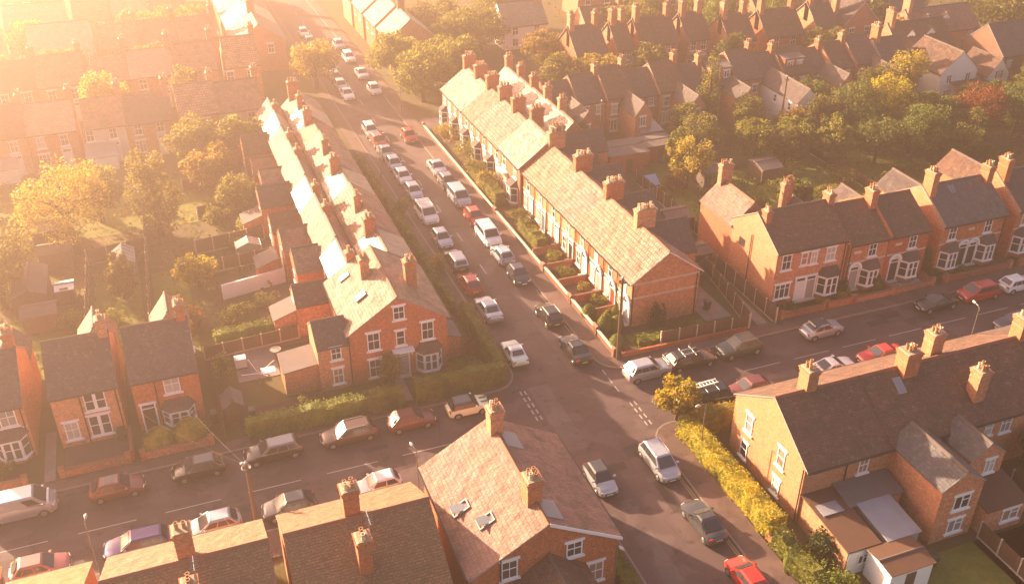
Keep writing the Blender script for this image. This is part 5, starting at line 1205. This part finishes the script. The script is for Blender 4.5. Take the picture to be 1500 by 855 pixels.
# ------------------------------------------------------------------ shrubs, topiary, bins, sheds
for x,y,h,r_,lb,c in ((34.95,72.1,1.6,.75,'dark rounded bush at the cross wall end',0),(35.5,69.6,1.9,.75,'tallest dome of the topiary group',0),(36.3,70.6,1.5,.65,'yellow green dome at the back of the topiary group',0),(36.5,69.3,1.6,.7,'dome bush nearest the terrace door',0),(37.2,70.9,2.0,.65,'pointed dome bush by the terrace wall',1),(35.15,66.4,1.7,.75,'solitary rounded bush by the dark wooden pole',0)):
    topiary(lb,x,y,h,r_,'lime' if 'yellow' in lb else 'hedge',int(x*10),bool(c))
topiary('clipped golden bush before the dark front door',-4.75,66.9,1.9,1.35,'gold',1); topiary('larger golden green bush beneath the left bay window',-2.4,66.9,2.1,1.45,'gold',2)
sl=[(-16.6,67.3,1.0,1.3,'lime','leafy front garden shrub at the left edge'),(57.4,66.3,.9,.9,'gold','small golden shrub before the wide house bay'),(58.6,66.2,1.0,1.0,'lime','middle yellow green shrub before the wide house bay'),(59.9,66.3,1.1,1.1,'gold','rounded golden shrub at the wide house corner'),(60.2,67.0,1.9,.7,'olive','tall olive shrub between pale door and bay'),
 (53.4,66.2,1.1,1.3,'olive','flowering shrub before the shaded shop like window'),(70.9,66.8,1.1,.8,'lime','low shrub between gravel yard and arched doors'),(74.6,66.1,1.0,.9,'olive','small garden shrub before the twin arched doors'),(71.2,68.4,3.0,1.0,'lime','climbing green shrub on the side wall by the gravel yard'),
 (14.4,68.6,3.6,1.3,'olive','tall climber beside the grey front door'),(20.6,67.8,1.6,1.5,'olive','bushy shrub beside the bay of the gabled house'),(22.3,70.5,1.3,1.1,'rust','brown shrub inside the corner hedge'),(7.2,67.6,1.3,1.5,'olive','spiky shrub behind the long dark hedge'),(40.1,68.1,3.0,.8,'dark','dark upright yew against the banded gable'),(42.2,66.9,1.0,1.6,'olive','ground shrub below the banded gable'),(37.0,74.0,1.0,1.1,'olive','flower yard shrub by the cross wall'),(36.6,77.4,.8,.8,'yellow','small bright shrub in the paved yard'),
 (36.2,80.5,1.0,1.2,'olive','shrub in the third terrace garden'),(36.2,84.2,1.1,1.3,'olive','green shrub in the fourth terrace garden'),(36.4,94.6,1.4,1.6,'olive','rounded shrub before the seventh terrace door'),(36.2,104,2.4,1.8,'yellow','pale flowering bush before the tall bright roofed house'),(36.2,108.4,2.6,2.0,'olive','round hazy bush before the bay windows'),(36.3,113.8,2.6,1.9,'olive','second round hazy bush before the bay windows'),(36.2,121,2.6,2.0,'yellow','hazy bush at the far terrace end'),
 (24.2,86.5,2.2,1.0,'yellow','yellow bush on the left verge of the avenue'),(23.9,100.4,2.6,1.2,'olive','hazy bush on the left verge of the avenue'),(22.0,82.4,1.6,1.5,'olive','shrub in the left avenue front gardens'),(22.2,90.3,1.4,1.4,'olive','round green shrub in the left avenue front gardens'),(22.0,105,1.8,1.6,'yellow','hazy yellow shrub in the left avenue front gardens'),
 (37.8,38.6,2.6,1.7,'dark','dark domed bush beside the lower outhouse'),(36.6,35.6,1.9,1.5,'hedge','leafy bush at the bottom edge by the outhouse'),(36.5,38.6,1.5,1.2,'lime','bright leafy bush behind the ragged hedge'),
 (60.8,91.2,3.4,2.3,'lime','pale green glossy bush behind the chimney, right gardens'),(56.2,87,1.6,1.3,'lime','leafy shrub beside the right lawn'),(58.8,84.2,2.2,2.0,'olive','dense shrub left of the red tiled wing'),(56.6,95,2.2,1.6,'rust','copper shrub beside the blue sheet'),(63.6,86.6,2.4,2.2,'olive','scrub behind the wide brick house'),(67.8,88.4,2.6,2.4,'lime','bright scrub below the plank shed'),(72.4,86.2,2.2,2.2,'olive','scrub behind the small brick chimney'),(76.2,89,2.6,2.4,'lime','bright scrub in the middle right gardens'),(81.4,86,2.0,2.0,'olive','low scrub beside the garden path'),(86.8,88.4,2.4,2.4,'green','green scrub beside the garden path'),(93.6,84.6,2.2,2.2,'rust','copper scrub behind the tall paired chimney'),(98.6,88.6,2.6,2.6,'olive','scrub at the upper right of the overgrown gardens'),
 (3.2,84.6,1.8,2.0,'olive','scrub below the jagged white wall'),(6.4,86,1.6,1.6,'olive','leafy scrub nearer the house below the jagged white wall'),(-.8,84.4,2.2,1.9,'rust','rust coloured shrub behind the chimney of the golden bush house'),(1.2,74.6,2.8,1.1,'lime','slim leafy tree shrub beside the trampoline'),(-7.8,88,1.4,1.4,'olive','shrub on the left lawn edge'),(-11.6,88.4,2.0,1.5,'olive','bush beside the left sheds'),(5.6,99.2,1.7,1.5,'yellow','hazy yellow shrub in the left yards'),(7.2,103.2,2,1.6,'lime','hazy bright shrub in the left yards'),(4.2,106.8,2,1.8,'olive','hazy olive shrub in the left yards'),(6.4,112,2,1.6,'yellow','hazy pale shrub high in the left yards')]
for k,(x,y,h,r_,lm,lb) in enumerate(sl): shrub(lb,x,y,h,r_,lm,k,int(650+r_*350),.15 if h<1.7 else .2)
topiary('bright clipped cone in the arched pale door garden',63.9,66.5,2.0,.75,'lime',4,True)
bin_('black wheelie bin beside the golden bush house',-.4,68.6); bin_('green wheelie bin by the front steps of the paired window house',-7.6,69.0); bin_('dark wheelie bin beside the patio of the banded gable',46.3,69.4); bin_('dark wheelie bin behind the long dark hedge',2.6,67.9); bin_('dark wheelie bin near the lower lean-to',44.2,35.2)
shed('long brown roofed shed in the left garden',-16.6,-13.6,92.6,98.4,2.2,2.9,'y'); shed('small dark roofed shed nearest the slate roofs, left garden',-15.6,-12.6,88.6,90.9,2.0,2.5,'x'); shed('shed with pale glassy roof beside the yellow tree',-15.4,-11.4,107.0,109.4,2.2,2.7,'x','woodg','poly'); shed('low grey roofed shed below the pale glassy roof',-14.6,-11.4,101.6,104.0,2.0,2.4,'x'); shed('lean shed with white sheeted roof, left garden',-12.8,-11.2,93.6,95.4,1.6,1.8,'x','woodg','tarp')
shed('plank shed among trees in the right gardens',67.4,70.2,92.6,95.8,2.1,2.5,'x'); shed('flat grey roofed garage at the centre of the back gardens',51.6,57.0,102.4,107.0,2.5,2.62,'x','orange','felt','garage',cat='garage'); shed('lower flat roofed garage beside the centre garage',57.4,61.8,104.0,107.4,2.3,2.42,'x','red','felt','garage',cat='garage'); shed('small felt roofed store left of the centre garage',48.6,51.2,103.4,106,2.0,2.1,'x','woodg','felt'); shed('brick outbuilding behind the pantiled terrace',45.8,50.0,96.8,99.6,2.6,3.4,'x','red','slate','outbuilding',cat='outbuilding'); shed('reddish shed roof in the back yard below the chimneys',50.2,53.0,84.6,87.4,2.0,2.5,'x'); shed('low shed against the yard fence by the alley',48.2,51.0,76.6,79.0,1.9,2.2,'x','woodg','felt'); shed('round topped playhouse beside the golden bush house',.5,2.0,68.2,70,1.5,2.1,'y','woodg','felt'); shed('small shed roof behind the conifer, right gardens',60.6,63.8,94.6,97,1.9,2.3,'x')
greenhouse('small glasshouse beside the middle left fence',-7.4,-5.2,97.2,100.4,1.6,2.4); greenhouse('glass lean frame in the hazy left yards',5.0,7.6,96.6,98.2,1.4,1.9)
bt=thing('sheet_stack','blue white sheet propped in the back garden','sheet',54.6,97.2); m=MB(); m.rings([[(-1.0,-.7,.5),(1.0,-.7,.5),(1.0,.7,1.3),(-1.0,.7,1.3)],[(-1.0,-.72,.56),(1.0,-.72,.56),(1.0,.68,1.36),(-1.0,.68,1.36)]]); m.build('sheet',MT['blue'],bt); m=MB(); [m.box(a-.05,a+.05,b-.05,b+.05,0,.5 if b<0 else 1.28) for a in(-.9,.9) for b in(-.6,.6)]; m.build('leg',MT['poleW'],bt)
tr=thing('rotary_airer','white rotary airer in the yard behind the playhouse','rotary airer',3.9,72.4); m=MB(); m.tube([(0,0,0),(0,0,1.7)],.04); m.build('pole',MT['galv'],tr)
for k in range(4):
    a=k*1.571+.4; m=MB(); m.tube([(0,0,1.3),(math.cos(a)*1.6,math.sin(a)*1.6,1.9)],.035); m.build('arm',MT['white'],tr)
m=MB(); m.box(.2,1.4,-.7,.2,1.62,1.66); m.build('sheet',MT['tarp'],tr)
tb=thing('garden_table','round pale table on the brick patio, left back yard','table',5.9,76.6); m=MB(); m.lathe([(.5,.70),(.5,.74)],n=16); m.build('tabletop',MT['conc'],tb); m=MB(); m.tube([(0,0,0),(0,0,.7)],.05); m.build('leg',MT['galv'],tb)
tb=thing('white_tank','white box tank on the left back patio','tank',2.7,76.0); m=MB(); m.box(-.5,.5,-.4,.4,.1,1.0); m.build('body',MT['tarp'],tb); m=MB(); m.box(-.55,.55,-.45,.45,0,.1); m.build('base',MT['poleW'],tb)
# ------------------------------------------------------------------ trees
T=[('big yellow leaved tree in the left gardens',-11.2,104.9,10.5,4.8,'wide','yellow'),('tall hazy round topped tree left of the avenue wings',-2.4,105.9,10.5,3.4,'column','olive'),('small pale golden tree beside the cross fence',.6,91.9,3.6,1.7,'round','gold'),('green tree at the left edge above the sheds',-17.8,95,8.2,3.6,'round','olive'),('second green tree at the left edge, hazier',-21.5,103,8.5,3.6,'round','olive'),
('slim pale conifer standing against the far terrace',70.4,111.0,11.0,2.2,'cone','lime'),('bright sunlit tree below the white gable',102.6,110.0,7.4,2.6,'round','yellow'),('golden topped tree left of the bright sunlit tree',92.4,102,7.4,3.4,'round','gold'),('dark green tree before the far terrace',86.9,101.4,7.2,3.2,'round','green'),('olive tree before the far terrace chimney',83.4,103,5.4,2.5,'round','olive'),('yellow tipped tree below the long white side wall',77.6,102.0,5.0,2.5,'round','yellow'),('smaller olive tree right of the slim conifer',73.6,106.4,5.6,2.4,'round','olive'),('spreading tree with pale top beside the flat garages',58.6,95.4,6.0,2.4,'loose','yellow'),
('rounded green tree in the centre of the right gardens',90.6,92.2,6.6,3.2,'round','green'),('copper red tree in the right gardens',103.2,96.2,6.4,3.5,'round','rust'),('dark green tree beside the copper red tree',108.4,94.4,6.4,3.2,'round','green'),('large green tree crowding the top right corner',140.5,131,9.5,7.0,'wide','olive'),('low spreading olive tree below the rounded green tree',95.2,90.2,4.4,2.8,'wide','olive'),
('golden small tree at the corner of the right side road',35.3,55.4,3.6,1.5,'round','gold'),
('bushy tree above the plank shed',70.0,98.4,5.6,2.8,'round','olive'),('leafy tree behind the flat garages',64.4,102.6,5.4,2.8,'round','olive'),('feathery olive tree near the second wooden fence',79.4,95.4,5.6,2.8,'loose','olive'),('green tree left of the garden path',84.6,93.2,5.2,2.7,'round','green'),('broad green tree right of the garden path',98.0,98.6,5.6,2.9,'round','green'),('low green tree behind the copper red tree',110.6,100.6,4.6,2.8,'round','green'),('yellow edged tree left of the flat white shed',107.0,101.6,4.4,2.4,'round','yellow'),('dark tree at the right edge above the slate wing',116.4,96,6.6,3.4,'round','dark'),('green tree at the far right edge',120.6,101,7.4,3.8,'round','green'),('olive tree behind the pale cottage',124.0,105.4,6.0,3.0,'round','olive'),('low dark tree at the right edge by the chimneys',108.4,87.6,4.8,2.8,'round','green'),
('hazy tree beyond the end of the right terrace',37.6,138.0,7.8,3.8,'wide','olive'),('second hazy tree beyond the end of the right terrace',43.8,143,7.4,3.8,'round','olive'),('pale tree behind the right terrace chimneys',59.5,143.6,6.0,3.2,'round','yellow'),('yellow hazy tree left of the distant lit gable',63.4,130.6,5.6,2.8,'round','yellow'),('hazy tree before the distant lit gable',57.4,131.8,5.6,3.0,'round','olive'),('round hazy tree near the top centre',49,168.6,6.6,4.2,'round','olive'),('pale hazy tree at the top centre',63.3,172.6,7.4,4.6,'wide','olive'),('hazy spreading tree right of the top centre',85.5,160,6.0,4.2,'wide','olive'),('green hazy tree above the distant row',96.4,157.5,6.0,4.0,'wide','olive'),('dense hazy tree above the distant dormers',108.8,160.5,6.5,4.4,'wide','green'),('dark tree behind the gable fronted far house',118.6,140,6.8,3.6,'round','green'),('tree between far gable house and dormered roofs',117.0,131,5.4,2.8,'round','olive'),('green tree beside the grey bungalow, top right',131,147.5,7.4,4.4,'round','green'),('second large tree at the top right edge',149.5,137,9.0,5.6,'wide','yellow'),('pale hazy tree far along the avenue, right side',36.2,148.2,7.0,3.4,'round','olive'),('hazy green tree below the topmost villas',48.6,156.2,7.0,3.8,'round','olive'),('golden hazy tree behind the near row, upper left',-6.5,142.6,7.5,3.2,'round','yellow'),('tall hazy poplar tree behind the near row',4.2,141.2,9.0,2.0,'column','olive'),('glowing tree in front of the near row, far left',-23.5,122,8.0,3.6,'round','yellow'),('hazy tree between the left yards and near row',3.4,122.6,6.5,3.0,'round','olive'),('small hazy tree below the near row pale windows',9.4,124.8,5.5,2.4,'round','olive'),('glaring tree between farther row and white building',-12.5,162,6.5,3.4,'round','yellow'),('glaring tree at the topmost left corner',-26,178,9,5,'wide','yellow'),('glaring tree behind the blazing roofs',5,176,8,4.4,'wide','olive'),('glaring tree before the third row, left',-20,163,6,3,'round','yellow'),('glaring tree before the third row, middle',0.5,163.5,5.5,2.8,'round','olive'),('glaring tree before the fourth row, left',-18,181,6.5,3.4,'round','yellow'),('glaring tree before the fourth row, middle',-1,182,6.5,3.4,'round','olive'),('glaring tree before the fourth row, right',8.6,184,6,3,'round','yellow'),('glaring tree before the topmost row',-6,201,7,3.8,'wide','olive'),('glaring tree above the topmost row, left',-18,216,8,4.6,'wide','yellow'),('glaring tree above the topmost row, right',6,217,8,4.6,'wide','olive'),('dark bush tree in the lower right yards',58.6,33.6,4.2,2.4,'round','dark'),('leafy yard tree behind the slated wings',57.6,39.2,3.6,1.8,'round','green'),
('small bright tree between plank shed and scrub',73.4,96.8,4.6,2.1,'round','lime'),('green tree just above the small brick chimneys',66.0,84.0,4.0,2.0,'round','green'),('slender leafy tree beside the garage wall',60.2,100.8,5.0,1.8,'column','lime'),('bright rounded tree below the yellow tipped tree',76.0,98.4,5.0,2.4,'round','lime'),('broad green tree below the golden topped tree',88.0,97.0,5.2,2.8,'wide','green'),('olive tree above the copper scrub',93.8,96.6,5.2,2.6,'round','olive'),('leafy tree between the copper red tree and the path',99.2,93.6,4.6,2.4,'round','lime'),('green tree against the far terrace, left of the garages',49.8,110.4,4.6,2.2,'round','green'),('green tree beside the glass roofed porch',65.6,108.6,4.8,2.2,'round','olive'),('bushy green tree before the flat dormered houses',86.0,109.2,5.6,2.6,'round','green'),('leafy tree before the last far terrace houses',96.4,108.6,6.2,2.8,'round','olive'),('bright tree right of the white gable',119.0,103.0,4.2,2.4,'round','lime'),('dark green tree filling the gap beside the pale cottage',113.4,97.2,5.6,3.0,'round','green'),
('green tree breaking the distant roof line, left',71.6,130.2,6.2,2.6,'round','olive'),('green tree breaking the distant roof line, middle',85.2,128.6,6.4,2.6,'round','green'),('green tree breaking the distant roof line, right',101.2,127.6,6.6,2.8,'round','olive'),('big green tree behind the tall orange chimney',104.2,142.6,8.0,4.0,'round','green'),('big pale tree behind the distant brick pair',76.0,147.6,8.0,4.4,'wide','olive'),('green tree behind the wide distant house',95.0,147.2,7.4,4.0,'round','green'),('hazy green tree left of the pale rendered house',54.0,159.0,7.0,4.2,'wide','olive'),
('narrow green tree along the middle left fence',-6.6,92.6,4.6,1.6,'column','olive'),('leafy tree over the trampoline yard hedge',-2.6,79.8,4.0,1.8,'round','olive'),('glowing tree above the left cross fence',-8.4,111.8,6.2,3.0,'round','lime'),('glowing tree in the hazy left yards',4.6,115.2,5.6,2.6,'round','yellow'),('hazy tree beside the avenue wings',6.6,107.4,4.6,1.9,'round','olive'),('roadside tree by the blazing roofs',23.8,150.0,6.6,3.2,'round','yellow')]
for k,(lb,x,y,h,r_,kd,lm) in enumerate(T):
    tree(lb,x,y,h*(1.12 if k>3 else 1.05),r_*(1.05 if kd=='cone' or ((x>60 and 83<y<109) or x<0) else 1.2),kd,lm,seed=k,n=int(2200+r_*900),leaf=.30 if y<112 else .42)
# low rank growth over the garden ground
def scrub(name,areas,mat,n,seed,hmax=.55,size=.3):
    r=random.Random(seed); m=MB(); pts=[]
    tot=sum((a[1]-a[0])*(a[3]-a[2]) for a in areas)
    for a in areas:
        for _ in range(int(n*(a[1]-a[0])*(a[3]-a[2])/tot)):
            x,y=r.uniform(a[0],a[1]),r.uniform(a[2],a[3]); hh=max(0,math.sin(x*1.1+seed)*math.sin(y*.9+seed*2)+.25*math.sin(x*3.1)*math.cos(y*2.7))
            if r.random()<hh*1.1: pts.append(((x,y,G(y)+r.uniform(.02,.1+hmax*hh)),(0,0,1)))
    leaf_cloud(m,pts,size,r); struct(m.build(name,LF[mat]),'stuff')
RG=[(62,112,76,109),(55,62,77,110)]; LG=[(-25,-5,78,128),(-3.5,7.5,82,126)]
scrub('undergrowth',RG,'olive',16000,1,1.0,.32); scrub('undergrowth',RG,'rust',2600,2,1.2,.32); scrub('undergrowth',RG,'green',12000,3,1.1,.32); scrub('undergrowth',RG,'lime',3000,8,1.2,.3)
scrub('undergrowth',LG,'lime',9000,4,.9,.32); scrub('undergrowth',LG,'rust',1500,5,.9,.32); scrub('undergrowth',LG,'lime',6000,9,1.0,.32)
scrub('undergrowth',[(45,150,142,185),(112,150,86,125)],'olive',12000,6,1.6,.5)
scrub('undergrowth',[(12.2,23,79,128),(1.5,9,66,69.3),(35,37.6,65.5,69.2),(38,47.5,65.4,68.5),(35.8,37.6,30,41),(52,56,65.5,67)],'olive',6500,7,.35,.18)
# ------------------------------------------------------------------ air, sun, sky, camera
AZ,EL=R(33),R(16.5)
hz=MB(); hz.box(-430,500,-150,700,-6.5,53.2)
hm=bpy.data.materials.new('haze'); hm.use_nodes=True; nt=hm.node_tree; nt.nodes.remove(nt.nodes['Principled BSDF'])
pv=nt.nodes.new('ShaderNodeVolumePrincipled'); pv.inputs['Color'].default_value=(1.0,.73,.58,1); pv.inputs['Density'].default_value=.0023; pv.inputs['Anisotropy'].default_value=.78
lk(nt,pv.outputs[0],nt.nodes['Material Output'].inputs['Volume'])
struct(hz.build('haze',hm),'stuff')
w=bpy.data.worlds.new('World'); SC.world=w; w.use_nodes=True; nt=w.node_tree
sky=nt.nodes.new('ShaderNodeTexSky'); sky.sky_type='NISHITA'; sky.sun_disc=False; sky.sun_elevation=EL; sky.sun_rotation=-AZ%(2*math.pi); sky.dust_density=3.0; sky.ozone_density=.6
bg=nt.nodes['Background']; lk(nt,mix(nt,1.0,sky.outputs[0],(1.0,.80,.80),'MULTIPLY'),bg.inputs['Color']); bg.inputs['Strength'].default_value=.060
sl_=bpy.data.lights.new('sun','SUN'); sl_.energy=5.0; sl_.angle=R(.6); sl_.color=(1.0,.72,.47)
so=bpy.data.objects.new('sun',sl_); COL.objects.link(so); so.location=(-40,120,80)
d=Vector((math.sin(AZ)*math.cos(EL),-math.cos(AZ)*math.cos(EL),-math.sin(EL))); so.rotation_euler=d.to_track_quat('-Z','Y').to_euler()
cd=bpy.data.cameras.new('camera'); cam=bpy.data.objects.new('camera',cd); COL.objects.link(cam)
cam.location=(0,0,52); cam.rotation_euler=(R(90-31.6),0,R(-20.6)); cd.sensor_width=36; cd.lens=36*1453/1500; cd.clip_start=1; cd.clip_end=4000
SC.camera=cam
SC.render.engine='CYCLES'; cy=SC.cycles; cy.use_denoising=True; cy.max_bounces=6; cy.diffuse_bounces=3; cy.glossy_bounces=2; cy.transmission_bounces=3; cy.transparent_max_bounces=4; cy.volume_bounces=0; cy.sample_clamp_indirect=6
vs=SC.view_settings; vs.view_transform='Standard'; vs.look='None'; vs.gamma=1; vs.use_curve_mapping=False; vs.exposure=2.8
for lb,os_ in LABELS.items():
    if len(os_)>1: print('DUPLICATE LABEL',lb,len(os_))
print('objects',len(SC.objects))
